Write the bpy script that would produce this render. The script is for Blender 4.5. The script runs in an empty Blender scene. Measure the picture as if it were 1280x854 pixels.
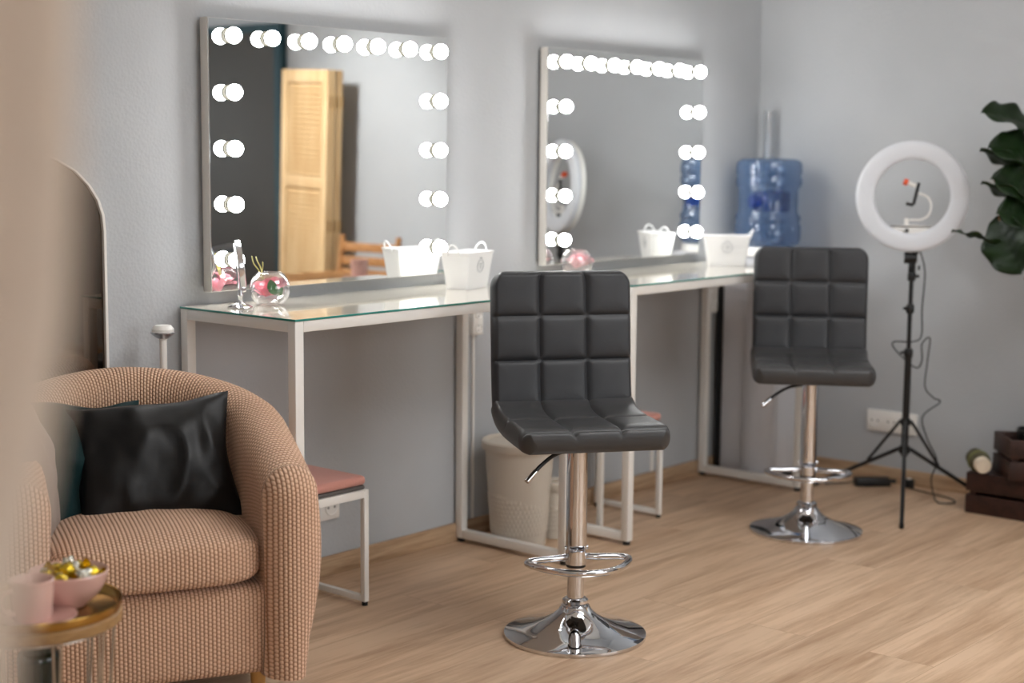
import bpy, bmesh, math, random
from mathutils import Vector, Matrix, noise
random.seed(7)
PI = math.pi
scene = bpy.context.scene
COL = scene.collection

# ------------------------------------------------------------------ helpers
def srgb(h):
    h = h.lstrip('#')
    out = []
    for i in (0, 2, 4):
        c = int(h[i:i + 2], 16) / 255
        out.append(c / 12.92 if c <= 0.04045 else ((c + 0.055) / 1.055) ** 2.4)
    return (out[0], out[1], out[2], 1.0)

def new_mat(name):
    m = bpy.data.materials.new(name)
    m.use_nodes = True
    nt = m.node_tree
    b = nt.nodes['Principled BSDF']
    return m, nt, b

def N(nt, kind, **kw):
    n = nt.nodes.new(kind)
    for k, v in kw.items():
        if k.startswith('_'):
            setattr(n, k[1:], v)
        else:
            n.inputs[k.replace('__', ' ')].default_value = v
    return n

def L(nt, a, b):
    nt.links.new(a, b)

def mat(name, color, rough=.5, metal=0., spec=.5, bump=0., bscale=60., var=0., vscale=8., coat=0., sheen=0., trans=0., stretch=None):
    m, nt, b = new_mat(name)
    c = srgb(color)
    b.inputs['Base Color'].default_value = c
    b.inputs['Roughness'].default_value = rough
    b.inputs['Metallic'].default_value = metal
    b.inputs['Specular IOR Level'].default_value = spec
    b.inputs['Coat Weight'].default_value = coat
    b.inputs['Coat Roughness'].default_value = .08
    b.inputs['Sheen Weight'].default_value = sheen
    tc = N(nt, 'ShaderNodeTexCoord')
    mp = N(nt, 'ShaderNodeMapping')
    if stretch: mp.inputs['Scale'].default_value = stretch
    L(nt, tc.outputs['Object'], mp.inputs['Vector'])
    if var:
        n = N(nt, 'ShaderNodeTexNoise', Scale=vscale, Detail=4.)
        L(nt, mp.outputs[0], n.inputs['Vector'])
        r = N(nt, 'ShaderNodeValToRGB')
        r.color_ramp.elements[0].position = .3; r.color_ramp.elements[1].position = .7
        r.color_ramp.elements[0].color = tuple(x * (1 - var) for x in c[:3]) + (1,)
        r.color_ramp.elements[1].color = tuple(min(1, x * (1 + var)) for x in c[:3]) + (1,)
        L(nt, n.outputs[0], r.inputs[0]); L(nt, r.outputs[0], b.inputs['Base Color'])
    if bump:
        n = N(nt, 'ShaderNodeTexNoise', Scale=bscale, Detail=3.)
        L(nt, mp.outputs[0], n.inputs['Vector'])
        bp = N(nt, 'ShaderNodeBump', Strength=bump, Distance=.004)
        L(nt, n.outputs[0], bp.inputs['Height']); L(nt, bp.outputs[0], b.inputs['Normal'])
    return m

def glassy(name, tint=(1, 1, 1), edge=.55, rough=.02, body=0., bodycol=(.5, .5, .5), f0=.05):
    """thin clear wall: see-through straight on, mirror-like at the rim"""
    m, nt, b = new_mat(name)
    nt.nodes.remove(b)
    out = nt.nodes['Material Output']
    tr = N(nt, 'ShaderNodeBsdfTransparent'); tr.inputs[0].default_value = (*tint, 1)
    gl = N(nt, 'ShaderNodeBsdfGlossy', Roughness=rough)
    lw = N(nt, 'ShaderNodeLayerWeight', Blend=.35)
    mr = N(nt, 'ShaderNodeMapRange'); mr.inputs['To Min'].default_value = f0; mr.inputs['To Max'].default_value = edge
    L(nt, lw.outputs['Facing'], mr.inputs[0])
    base = tr.outputs[0]
    if body:
        df = N(nt, 'ShaderNodeBsdfDiffuse'); df.inputs[0].default_value = (*bodycol, 1)
        tl = N(nt, 'ShaderNodeBsdfTranslucent'); tl.inputs[0].default_value = (*bodycol, 1)
        ad = N(nt, 'ShaderNodeMixShader', Fac=.5); L(nt, df.outputs[0], ad.inputs[1]); L(nt, tl.outputs[0], ad.inputs[2])
        mb = N(nt, 'ShaderNodeMixShader', Fac=body)
        L(nt, tr.outputs[0], mb.inputs[1]); L(nt, ad.outputs[0], mb.inputs[2]); base = mb.outputs[0]
    mx = N(nt, 'ShaderNodeMixShader')
    L(nt, mr.outputs[0], mx.inputs[0]); L(nt, base, mx.inputs[1]); L(nt, gl.outputs[0], mx.inputs[2])
    L(nt, mx.outputs[0], out.inputs[0])
    return m

def emit(name, col, strength):
    m, nt, b = new_mat(name)
    b.inputs['Base Color'].default_value = (.9, .9, .9, 1)
    b.inputs['Emission Color'].default_value = (*col, 1)
    b.inputs['Emission Strength'].default_value = strength
    return m

def finish(name, bm, m, parent=None, smooth=True, angle=38, loc=None, rotz=None):
    bmesh.ops.recalc_face_normals(bm, faces=bm.faces)
    me = bpy.data.meshes.new(name)
    bm.to_mesh(me); bm.free()
    for x in (m if isinstance(m, (list, tuple)) else [m]):
        me.materials.append(x)
    if smooth:
        me.shade_smooth(); me.set_sharp_from_angle(angle=math.radians(angle))
    o = bpy.data.objects.new(name, me)
    COL.objects.link(o)
    if parent: o.parent = parent
    if loc: o.location = loc
    if rotz is not None: o.rotation_euler.z = rotz
    return o

def tag(o, label, cat, group=None, kind=None):
    o['label'] = label; o['category'] = cat
    if group: o['group'] = group
    if kind: o['kind'] = kind
    return o

def thing(name, label, cat, loc=(0, 0, 0), rotz=0., group=None):
    o = bpy.data.objects.new(name, None)
    o.empty_display_size = .05
    COL.objects.link(o); o.location = loc; o.rotation_euler = (0, 0, rotz)
    return tag(o, label, cat, group)

def dup(root, loc, rotz, label):
    r = root.copy(); COL.objects.link(r)
    r.location = loc; r.rotation_euler = (0, 0, rotz); r['label'] = label
    for ch in list(root.children):
        c = ch.copy(); COL.objects.link(c); c.parent = r
        for g in list(ch.children):
            d = g.copy(); COL.objects.link(d); d.parent = c
    return r

def BM(): return bmesh.new()

def box(bm, a, b, bevel=0., seg=2, M=None, mi=0):
    t = bmesh.new()
    bmesh.ops.create_cube(t, size=1)
    for v in t.verts:
        v.co = Vector([(a[i] + b[i]) / 2 + v.co[i] * abs(b[i] - a[i]) for i in range(3)])
    if bevel:
        bmesh.ops.bevel(t, geom=t.edges[:], offset=bevel, segments=seg, profile=.5, affect='EDGES')
    if M is not None: bmesh.ops.transform(t, matrix=M, verts=t.verts)
    merge(bm, t, mi); return bm

def merge(bm, t, mi=0):
    mp = {}
    for v in t.verts: mp[v] = bm.verts.new(v.co)
    for f in t.faces:
        try:
            nf = bm.faces.new([mp[v] for v in f.verts]); nf.material_index = mi
        except ValueError: pass
    t.free()

def lathe(bm, prof, seg=32, M=None, cap=True, mi=0, rot=(0, 2 * PI)):
    rings = []
    for r, z in prof:
        ring = []
        for i in range(seg):
            a = 2 * PI * i / seg
            v = Vector((r * math.cos(a), r * math.sin(a), z))
            ring.append(bm.verts.new(M @ v if M is not None else v))
        rings.append(ring)
    for k in range(len(rings) - 1):
        for i in range(seg):
            j = (i + 1) % seg
            f = bm.faces.new([rings[k][i], rings[k][j], rings[k + 1][j], rings[k + 1][i]]); f.material_index = mi
    if cap:
        for ring in (rings[0], rings[-1]):
            try: bm.faces.new(ring).material_index = mi
            except ValueError: pass
    return bm

def smooth_path(pts, n=8, closed=False):
    P = [Vector(p) for p in pts]
    out = []
    m = len(P)
    rng = m if closed else m - 1
    for i in range(rng):
        if closed: p0, p1, p2, p3 = P[(i - 1) % m], P[i], P[(i + 1) % m], P[(i + 2) % m]
        else: p0, p1, p2, p3 = P[max(i - 1, 0)], P[i], P[i + 1], P[min(i + 2, m - 1)]
        for k in range(n):
            t = k / n
            out.append(.5 * ((2 * p1) + (-p0 + p2) * t + (2 * p0 - 5 * p1 + 4 * p2 - p3) * t * t + (-p0 + 3 * p1 - 3 * p2 + p3) * t ** 3))
    if not closed: out.append(P[-1])
    return out

def tube(bm, pts, r, seg=10, closed=False, radii=None, mi=0):
    P = [Vector(p) for p in pts]
    n = len(P)
    rings = []
    up = None
    for i in range(n):
        if closed: d = P[(i + 1) % n] - P[i - 1]
        else: d = P[min(i + 1, n - 1)] - P[max(i - 1, 0)]
        d.normalize()
        if up is None:
            up = Vector((0, 0, 1)) if abs(d.z) < .9 else Vector((1, 0, 0))
        x = d.cross(up)
        if x.length < 1e-5: x = d.cross(Vector((0, 1, 0)))
        x.normalize(); y = x.cross(d); up = y
        rr = radii[i] if radii else r
        rings.append([bm.verts.new(P[i] + rr * (math.cos(2 * PI * k / seg) * x + math.sin(2 * PI * k / seg) * y)) for k in range(seg)])
    for i in range(n if closed else n - 1):
        A, B = rings[i], rings[(i + 1) % n]
        for k in range(seg):
            bm.faces.new([A[k], A[(k + 1) % seg], B[(k + 1) % seg], B[k]]).material_index = mi
    if not closed:
        bm.faces.new(rings[0]).material_index = mi; bm.faces.new(rings[-1]).material_index = mi
    return bm

def grid(bm, nu, nv, fn, uvfn=None, closeu=False, closev=False):
    uvl = bm.loops.layers.uv.verify() if uvfn else None
    V = [[bm.verts.new(fn(i / nu, j / nv)) for j in range(nv + (0 if closev else 1))] for i in range(nu + (0 if closeu else 1))]
    for i in range(nu):
        for j in range(nv):
            i2 = (i + 1) % len(V) if closeu else i + 1
            j2 = (j + 1) % len(V[0]) if closev else j + 1
            q = [V[i][j], V[i2][j], V[i2][j2], V[i][j2]]
            if len(set(q)) < 4: continue
            f = bm.faces.new(q)
            if uvl:
                for lp, (a, b) in zip(f.loops, ((i, j), (i + 1, j), (i + 1, j + 1), (i, j + 1))):
                    lp[uvl].uv = uvfn(a / nu, b / nv)
    return V

def uvbox(bm):
    bm.normal_update()
    uvl = bm.loops.layers.uv.verify()
    for f in bm.faces:
        n = f.normal
        ax = max(range(3), key=lambda k: abs(n[k]))
        for lp in f.loops:
            c = lp.vert.co
            lp[uvl].uv = ((c.y, c.z), (c.x, c.z), (c.x, c.y))[ax]

def rot_to(d):
    return Vector(d).normalized().to_track_quat('Z', 'Y').to_matrix().to_4x4()

# ------------------------------------------------------------------ materials
def wall_mat(name, color):
    m, nt, b = new_mat(name)
    b.inputs['Roughness'].default_value = .82
    b.inputs['Specular IOR Level'].default_value = .25
    tc = N(nt, 'ShaderNodeTexCoord')
    n1 = N(nt, 'ShaderNodeTexNoise', Scale=2.2, Detail=5.)
    n2 = N(nt, 'ShaderNodeTexNoise', Scale=70., Detail=4.)
    n3 = N(nt, 'ShaderNodeTexVoronoi', Scale=95.)
    for n in (n1, n2, n3): L(nt, tc.outputs['Object'], n.inputs['Vector'])
    c = srgb(color)
    r = N(nt, 'ShaderNodeValToRGB')
    r.color_ramp.elements[0].position = .3; r.color_ramp.elements[1].position = .7
    r.color_ramp.elements[0].color = tuple(x * .95 for x in c[:3]) + (1,)
    r.color_ramp.elements[1].color = tuple(x * 1.04 for x in c[:3]) + (1,)
    L(nt, n1.outputs[0], r.inputs[0]); L(nt, r.outputs[0], b.inputs['Base Color'])
    ad = N(nt, 'ShaderNodeMath', _operation='ADD')
    L(nt, n2.outputs[0], ad.inputs[0]); L(nt, n3.outputs['Distance'], ad.inputs[1])
    bp = N(nt, 'ShaderNodeBump', Strength=.22, Distance=.003)
    L(nt, ad.outputs[0], bp.inputs['Height']); L(nt, bp.outputs[0], b.inputs['Normal'])
    return m

def wood_mat(name, light, dark, scale=(1.2, 14, 14), rough=.45, plank=None, spec=.4):
    m, nt, b = new_mat(name)
    b.inputs['Roughness'].default_value = rough
    b.inputs['Specular IOR Level'].default_value = spec
    tc = N(nt, 'ShaderNodeTexCoord')
    vec = tc.outputs['Object']
    off = None
    if plank:
        br = N(nt, 'ShaderNodeTexBrick', Scale=1., Mortar__Size=.0012, Bias=0.)
        br.offset = .37; br.inputs['Brick Width'].default_value = plank[0]; br.inputs['Row Height'].default_value = plank[1]
        br.inputs['Color1'].default_value = (0, 0, 0, 1); br.inputs['Color2'].default_value = (1, 1, 1, 1)
        br.inputs['Mortar'].default_value = (.5, .5, .5, 1)
        L(nt, vec, br.inputs['Vector'])
        sc = N(nt, 'ShaderNodeVectorMath', _operation='SCALE'); sc.inputs['Scale'].default_value = 7.
        L(nt, br.outputs['Color'], sc.inputs[0])
        ad = N(nt, 'ShaderNodeVectorMath', _operation='ADD')
        L(nt, vec, ad.inputs[0]); L(nt, sc.outputs[0], ad.inputs[1]); vec = ad.outputs[0]
    mp = N(nt, 'ShaderNodeMapping'); mp.inputs['Scale'].default_value = scale
    L(nt, vec, mp.inputs['Vector'])
    n1 = N(nt, 'ShaderNodeTexNoise', Scale=1.6, Detail=7., Roughness=.62, Distortion=.7)
    n2 = N(nt, 'ShaderNodeTexNoise', Scale=7., Detail=5., Roughness=.6)
    L(nt, mp.outputs[0], n1.inputs['Vector']); L(nt, mp.outputs[0], n2.inputs['Vector'])
    mx = N(nt, 'ShaderNodeMath', _operation='MULTIPLY_ADD'); mx.inputs[1].default_value = .72
    ml = N(nt, 'ShaderNodeMath', _operation='MULTIPLY'); ml.inputs[1].default_value = .28
    L(nt, n2.outputs[0], ml.inputs[0]); L(nt, n1.outputs[0], mx.inputs[0]); L(nt, ml.outputs[0], mx.inputs[2])
    r = N(nt, 'ShaderNodeValToRGB')
    r.color_ramp.elements[0].position = .34; r.color_ramp.elements[1].position = .58
    r.color_ramp.elements[0].color = srgb(dark); r.color_ramp.elements[1].color = srgb(light)
    L(nt, mx.outputs[0], r.inputs[0])
    col = r.outputs[0]
    if plank:
        hs = N(nt, 'ShaderNodeHueSaturation')
        mr = N(nt, 'ShaderNodeMapRange'); mr.inputs['To Min'].default_value = .93; mr.inputs['To Max'].default_value = 1.06
        L(nt, br.outputs['Color'], mr.inputs[0]); L(nt, mr.outputs[0], hs.inputs['Value']); L(nt, col, hs.inputs['Color'])
        m2 = N(nt, 'ShaderNodeMix', _data_type='RGBA')
        m2.inputs['B'].default_value = srgb('#8a6a50')
        f2 = N(nt, 'ShaderNodeMath', _operation='MULTIPLY'); f2.inputs[1].default_value = .3
        L(nt, br.outputs['Fac'], f2.inputs[0]); L(nt, f2.outputs[0], m2.inputs['Factor']); L(nt, hs.outputs[0], m2.inputs['A']); col = m2.outputs['Result']
    L(nt, col, b.inputs['Base Color'])
    bp = N(nt, 'ShaderNodeBump', Strength=.08, Distance=.002)
    L(nt, mx.outputs[0], bp.inputs['Height']); L(nt, bp.outputs[0], b.inputs['Normal'])
    return m

def knit_mat():
    m, nt, b = new_mat('knit_cover')
    b.inputs['Roughness'].default_value = .9
    b.inputs['Specular IOR Level'].default_value = .15
    b.inputs['Sheen Weight'].default_value = .15
    uv = N(nt, 'ShaderNodeTexCoord')
    se = N(nt, 'ShaderNodeSeparateXYZ'); L(nt, uv.outputs['UV'], se.inputs[0])
    p = .0098
    def mth(op, a, bv=None):
        n = N(nt, 'ShaderNodeMath', _operation=op)
        if hasattr(a, 'links'): L(nt, a, n.inputs[0])
        else: n.inputs[0].default_value = a
        if bv is not None:
            if hasattr(bv, 'links'): L(nt, bv, n.inputs[1])
            else: n.inputs[1].default_value = bv
        return n.outputs[0]
    u = mth('MULTIPLY', se.outputs[0], PI / p)
    su = mth('ABSOLUTE', mth('SINE', u))
    row = mth('MULTIPLY', mth('FLOOR', mth('DIVIDE', u, PI)), PI / 2)
    sv = mth('ABSOLUTE', mth('SINE', mth('ADD', mth('MULTIPLY', se.outputs[1], PI / (p * 1.05)), row)))
    h = mth('MULTIPLY', mth('POWER', su, .7), mth('ADD', mth('MULTIPLY', sv, .6), .4))
    r = N(nt, 'ShaderNodeValToRGB')
    r.color_ramp.elements[0].position = .1; r.color_ramp.elements[1].position = .75
    r.color_ramp.elements[0].color = srgb('#93603f'); r.color_ramp.elements[1].color = srgb('#e6c1a4')
    L(nt, h, r.inputs[0]); L(nt, r.outputs[0], b.inputs['Base Color'])
    bp = N(nt, 'ShaderNodeBump', Strength=.9, Distance=.004)
    L(nt, h, bp.inputs['Height']); L(nt, bp.outputs[0], b.inputs['Normal'])
    return m

M = {}
M['wall'] = wall_mat('grey_wall_paint', '#b2b5b8')
M['ceil'] = mat('ceiling_paint', '#e6e4e0', .9)
M['floor'] = wood_mat('oak_laminate', '#d2b496', '#a98769', scale=(.75, 9, 9), rough=.42, plank=(1.25, .19), spec=.35)
M['skirt'] = wood_mat('skirting_wood', '#c0a384', '#8a6c50', scale=(1.4, 1.4, 30), rough=.5)
M['skirt2'] = wood_mat('skirting_wood_side', '#c0a384', '#8a6c50', scale=(1.4, 1.4, 30), rough=.5)
M['knit'] = knit_mat()
M['chrome'] = mat('chrome', '#d9dade', .04, 1.)
M['satin'] = mat('satin_chrome', '#dedfe2', .16, 1.)
M['steel'] = mat('brushed_steel', '#b9b9bc', .22, 1.)
M['leather'] = mat('dark_grey_faux_leather', '#3a3a3b', .42, spec=.45, bump=.10, bscale=420)
M['leather_back'] = mat('black_faux_leather', '#2f3033', .45, spec=.4, bump=.10, bscale=420)
M['white_metal'] = mat('white_powder_coat', '#e9e6e1', .35, bump=.03, bscale=200)
M['black'] = mat('black_plastic', '#0c0c0d', .42)
M['blackmetal'] = mat('black_painted_metal', '#0d0d0f', .35, spec=.5)
M['rubber'] = mat('black_rubber', '#0a0a0a', .7)
M['wplastic'] = mat('white_plastic', '#eceae6', .38)
M['wbin'] = mat('white_bin_plastic', '#c4bbae', .45)
M['mirror'] = mat('mirror_silver', '#eef0f0', .004, 1.)
M['bronze_mirror'] = mat('tinted_mirror_glass', '#6a5f56', .02, 1.)
M['mirror_box'] = mat('mirror_side_white', '#d8d4ce', .4)
M['mirror_back'] = mat('mirror_backing', '#3a3a38', .7)
M['bulb'] = emit('lit_bulb_glass', (1, .995, .98), 32.)
M['socket'] = mat('bulb_socket_ceramic', '#34322b', .6, spec=.2)
M['socket_ring'] = mat('bulb_neck_metal', '#121210', .7, 0., spec=.1)
M['table_glass'] = mat('cream_backed_glass', '#ddd7c9', .05, spec=.75, coat=.4)
M['glass_edge'] = mat('green_glass_edge', '#3f8f86', .12, spec=.6)
M['clear'] = glassy('clear_glass', edge=.75)
M['tube'] = glassy('clear_plastic_tube', tint=(.95, .96, .97), edge=.6, f0=.12, rough=.06, body=.10, bodycol=(.85, .87, .9))
M['bluewater'] = glassy('blue_bottle_plastic', tint=(.62, .74, .88), edge=.4, f0=.05, rough=.06, body=.34, bodycol=(.14, .25, .46))
M['bluehandle'] = glassy('blue_handle_plastic', tint=(.28, .42, .80), edge=.3, f0=.05, rough=.1, body=.5, bodycol=(.03, .09, .34))
M['cooler'] = mat('cooler_pale_plastic', '#d3d4d9', .32, spec=.5)
M['cooler_dark'] = mat('cooler_dark_and_gap_shade', '#1b1b1d', .5)  # plinth colour, also the shade painted into the gap by the wall
M['tin'] = mat('white_enamel_tin', '#f0f0f0', .3, spec=.5)
M['print'] = mat('grey_print', '#a9adb0', .6)
M['pink'] = mat('pink_glazed_ceramic', '#dcb3a8', .16, spec=.55, coat=.3)
M['pinkfab'] = mat('pink_seat_fabric', '#c98d80', .9, bump=.4, bscale=160, sheen=.2)
M['underfab'] = mat('grey_underlay', '#5a5654', .9)
M['brass'] = mat('brass', '#b08a4a', .22, 1.)
M['gold_leg'] = mat('gold_painted_wood', '#c39a5e', .3, .35)
M['gold_foil'] = mat('gold_foil', '#d8b93a', .24, 1., bump=.9, bscale=120)
M['silver_foil'] = mat('silver_foil', '#d7d4c8', .25, 1., bump=.9, bscale=120)
M['table_wood'] = wood_mat('side_table_wood', '#a88356', '#7a5936', scale=(3, 20, 20), rough=.4)
M['blackfab'] = mat('black_satin_fabric', '#0a0a0b', .46, spec=.35, bump=.06, bscale=300)
M['greenvel'] = mat('dark_green_velvet', '#012325', .6, spec=.15, bump=.1, bscale=200)
M['greyfab'] = mat('grey_mauve_fabric', '#8f817a', .8, bump=.2, bscale=120)
M['curtain'] = mat('beige_curtain_fabric', '#c6b3a1', .9, bump=.2, bscale=300, sheen=.1)
M['petal'] = mat('pink_petal', '#ef9fae', .6, var=.12, vscale=30)
M['petal_pale'] = mat('pale_pink_petal', '#f3c9cf', .6, var=.10, vscale=30)
M['leaf'] = mat('rose_leaf', '#3f7a45', .45, var=.25, vscale=40)
M['twig'] = mat('yellow_green_twig', '#a8a25a', .6)
M['figleaf'] = mat('fig_leaf_green', '#14260e', .42, spec=.25, var=.35, vscale=14, bump=.25, bscale=40)
M['figstem'] = mat('fig_stem_bark', '#8a6442', .8, bump=.6, bscale=60)
M['crate'] = wood_mat('dark_stained_crate', '#3a2018', '#1e100c', scale=(2, 16, 16), rough=.5)
M['pot'] = mat('black_pot', '#101210', .4)
M['soil'] = mat('potting_soil', '#2a1d15', .95, bump=.9, bscale=80)
M['pine'] = wood_mat('pale_pine', '#d8b98b', '#bf9766', scale=(14, 14, 1.3), rough=.5)
M['garden'] = wood_mat('garden_wood', '#b98551', '#8c5c32', scale=(14, 2, 14), rough=.5)
M['darkdoor'] = mat('dark_grey_panel', '#393835', .55, bump=.15, bscale=30)
M['teal'] = mat('teal_trim', '#0a3640', .6)
M['ringwhite'] = mat('ring_diffuser_white', '#d9dce2', .35, spec=.45)
M['orange'] = mat('orange_rubber', '#e2562a', .5)
M['moss'] = mat('moss_and_twine', '#55503a', .9, var=.5, vscale=60, bump=1., bscale=90)
M['twine'] = mat('olive_twine', '#6f7048', .9)
M['logend'] = mat('pale_cut_wood', '#e2d3bd', .7, var=.08, vscale=40)
M['bottle'] = mat('dark_green_glass', '#0b1d10', .08, spec=.6)
M['silverwire'] = mat('silver_wire', '#c9c4be', .25, 1.)
M['grey_hole'] = mat('socket_hole_grey', '#8a8883', .5)
M['window_frame'] = mat('window_frame_white', '#f0efec', .4)
M['sky'] = emit('overcast_sky_pane', (.93, .97, 1.0), 2.8)
M['sky_fill'] = emit('fill_window_glow', (.96, .98, 1.0), 4.8)  # glow of the added second window, fill for the curtain
M['tubelight'] = emit('ceiling_tube_glow', (.97, .985, 1.0), 7.8)

# ------------------------------------------------------------------ room shell
XW, YW, YM = 5.806, 3.555, 3.505      # right wall, mirror wall, mirror face
XB, YF, ZC = -1.6, -1.75, 2.75         # wall behind the camera, window wall, ceiling
def struct(o): o['kind'] = 'structure'; return o
struct(finish('floor', box(BM(), (XB - .1, YF - .1, -.1), (XW + .1, YW + .1, 0)), M['floor']))
struct(finish('ceiling', box(BM(), (XB - .1, YF - .1, ZC), (XW + .1, YW + .1, ZC + .1)), M['ceil']))
struct(finish('wall_left', box(BM(), (XB - .1, YW, 0), (XW + .1, YW + .1, ZC)), M['wall']))
struct(finish('wall_right', box(BM(), (XW, YF - .1, 0), (XW + .1, YW, ZC)), M['wall']))
struct(finish('wall_back', box(BM(), (XB - .1, YF - .1, 0), (XB, YW, ZC)), M['wall']))
W1, W_FILL = (2.3, 4.7), (-1.0, .1)  # the second, unseen window is added to light the curtain
bm = BM(); z0, z1 = .85, 2.35
box(bm, (XB, YF - .1, 0), (XW, YF, z0)); box(bm, (XB, YF - .1, z1), (XW, YF, ZC))
for a, b_ in ((XB, W_FILL[0]), (W_FILL[1], W1[0]), (W1[1], XW)): box(bm, (a, YF - .1, z0), (b_, YF, z1))
struct(finish('wall_front', bm, M['wall'], smooth=False))
for k, (a, b_) in enumerate((W1, W_FILL)):
    bm = BM(); n = 5 if k == 0 else 3; t = .05
    box(bm, (a, YF - .08, z0), (b_, YF - .02, z0 + t), .004); box(bm, (a, YF - .08, z1 - t), (b_, YF - .02, z1), .004)
    for i in range(n + 1):
        x = a + (b_ - a - t) * i / n
        box(bm, (x, YF - .08, z0 + t), (x + t, YF - .02, z1 - t), .004)
    w = struct(finish('window_%d' % (k + 1), bm, M['window_frame']))  # the second one is the added fill window
    finish('pane', box(BM(), (a, YF - .099, z0), (b_, YF - .09, z1)), M['sky' if k == 0 else 'sky_fill'], w)
bm = box(BM(), (XB, YW - .014, 0), (XW - .014, YW, .063), .003)
struct(finish('baseboard_left', bm, M['skirt']))
bm = box(BM(), (XW - .014, YF, 0), (XW, YW - .014, .063), .003)
struct(finish('baseboard_right', bm, M['skirt2']))
# dark panel door with teal trim on the right-hand wall, seen in the mirror
bm = box(BM(), (XW - .045, -.85, 0), (XW - .005, .375, 1.985), .004)
d1 = struct(finish('door_1', bm, M['darkdoor']))
bm = box(BM(), (XW - .055, .375, 0), (XW - .005, .43, 2.03), .004); box(bm, (XW - .055, -.9, 1.985), (XW - .005, .375, 2.03), .004)
finish('door_trim', bm, M['teal'], d1)
finish('door_handle', tube(BM(), smooth_path([(XW - .045, -.75, 1.0), (XW - .09, -.75, 1.0), (XW - .095, -.70, 1.0), (XW - .095, -.63, 1.0)], 4), .009), M['steel'], d1)

cl_ = thing('ceiling_light', 'five-tube ceiling light above the middle of the room', 'ceiling light', (3.45, .85, ZC - .0005))
finish('lamp_housing', box(BM(), (-.72, -.75, -.05), (.72, .75, 0), .006), M['window_frame'], cl_)
for k in range(5):
    x = -.56 + .28 * k
    finish('light_tube', box(BM(), (x - .085, -.70, -.072), (x + .085, .70, -.0505), .01, 3), M['tubelight'], cl_)

sl_ = thing('fill_spot', 'added unseen fill light aimed at the right-hand wall', 'fill_spot', (4.05, 1.12, ZC - .0005))  # unseen fill spot, added to brighten the right-hand wall
sd_ = Vector((1.75, .04, -1.42)).normalized(); sp0 = Vector((0, 0, -.13))
finish('fill_spot_rose', lathe(BM(), [(.0001, -.02), (.045, -.02), (.05, -.014), (.05, 0), (.0001, 0)], 32), M['window_frame'], sl_)
finish('fill_spot_arm', tube(BM(), [(0, 0, -.02), (0, 0, -.12)], .008, 12), M['window_frame'], sl_)
finish('fill_spot_can', lathe(BM(), [(.0001, -.10), (.030, -.10), (.045, -.07), (.055, .05), (.052, .05), (.042, -.06), (.0001, -.085)], 32, Matrix.Translation(sp0) @ rot_to(sd_), cap=False), M['window_frame'], sl_)
ld = bpy.data.lights.new('fill_spot_lamp', 'SPOT'); ld.energy = 160; ld.spot_size = math.radians(47); ld.spot_blend = .85; ld.shadow_soft_size = .10; ld.color = (1, .985, .96)
lo = bpy.data.objects.new('fill_spot_lamp', ld); COL.objects.link(lo); lo.parent = sl_
lo.location = sp0 + sd_ * .02; lo.rotation_euler = sd_.to_track_quat('-Z', 'Y').to_euler()

# ------------------------------------------------------------------ vanity mirrors with bulbs
MW, MZ0, MZ1 = .986, .937, 1.711
def vanity_mirror(x0, label):
    t = thing('vanity_mirror', label, 'mirror', (x0, YM, MZ0), 0, 'bulb-framed vanity mirrors')
    h = MZ1 - MZ0
    finish('mirror_case', box(BM(), (0, .004, 0), (MW, .036, h), .0015), M['mirror_box'], t)
    finish('back_batten', box(BM(), (.012, .036, .012), (MW - .012, .049, h - .012)), M['mirror_back'], t)
    finish('mirror_glass', box(BM(), (.001, 0, .001), (MW - .001, .004, h - .001), .0008, 1), M['mirror'], t)
    xs = [.068 + i * (.921 - .068) / 6 for i in range(7)]
    pts = [(x, h - .049) for x in xs]
    zs = [h - .049 - .1585 * i for i in range(1, 5)]
    pts += [(xs[0], z) for z in zs] + [(xs[-1], z) for z in zs]
    Mx = Matrix.Rotation(PI / 2, 4, 'X')       # lathe axis +Z -> -Y
    me_b = me_s = None
    for (x, z) in pts:
        if me_b is None:
            bm = BM(); R = .0232
            prof = [(.0001, .0755 - .0065)]
            prof = [(max(1e-4, R * math.sin(a)), .0300 - R * math.cos(a)) for a in [i * PI / 18 for i in range(5, 19)]]
            lathe(bm, prof, 24, Mx); ob = finish('bulb', bm, M['bulb'], t); me_b = ob.data
            bm = BM(); lathe(bm, [(.0215, 0), (.0215, .002), (.020, .0035), (.0165, .004), (.0135, .004)], 24, Mx)
            lathe(bm, [(.0130, .004), (.0130, .0125)], 24, Mx, mi=1)
            os = finish('bulb_socket', bm, [M['socket'], M['socket_ring']], ob); me_s = os.data
        else:
            ob = bpy.data.objects.new('bulb', me_b); COL.objects.link(ob); ob.parent = t
            os = bpy.data.objects.new('bulb_socket', me_s); COL.objects.link(os); os.parent = ob
        ob.location = (x, 0, z)
    return t
vanity_mirror(2.799, 'large wall mirror edged with lit bulbs reflecting a louvred wooden screen')
vanity_mirror(4.308, 'bulb-edged wall mirror nearer the corner, reflecting plain wall and the ring light')

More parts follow.
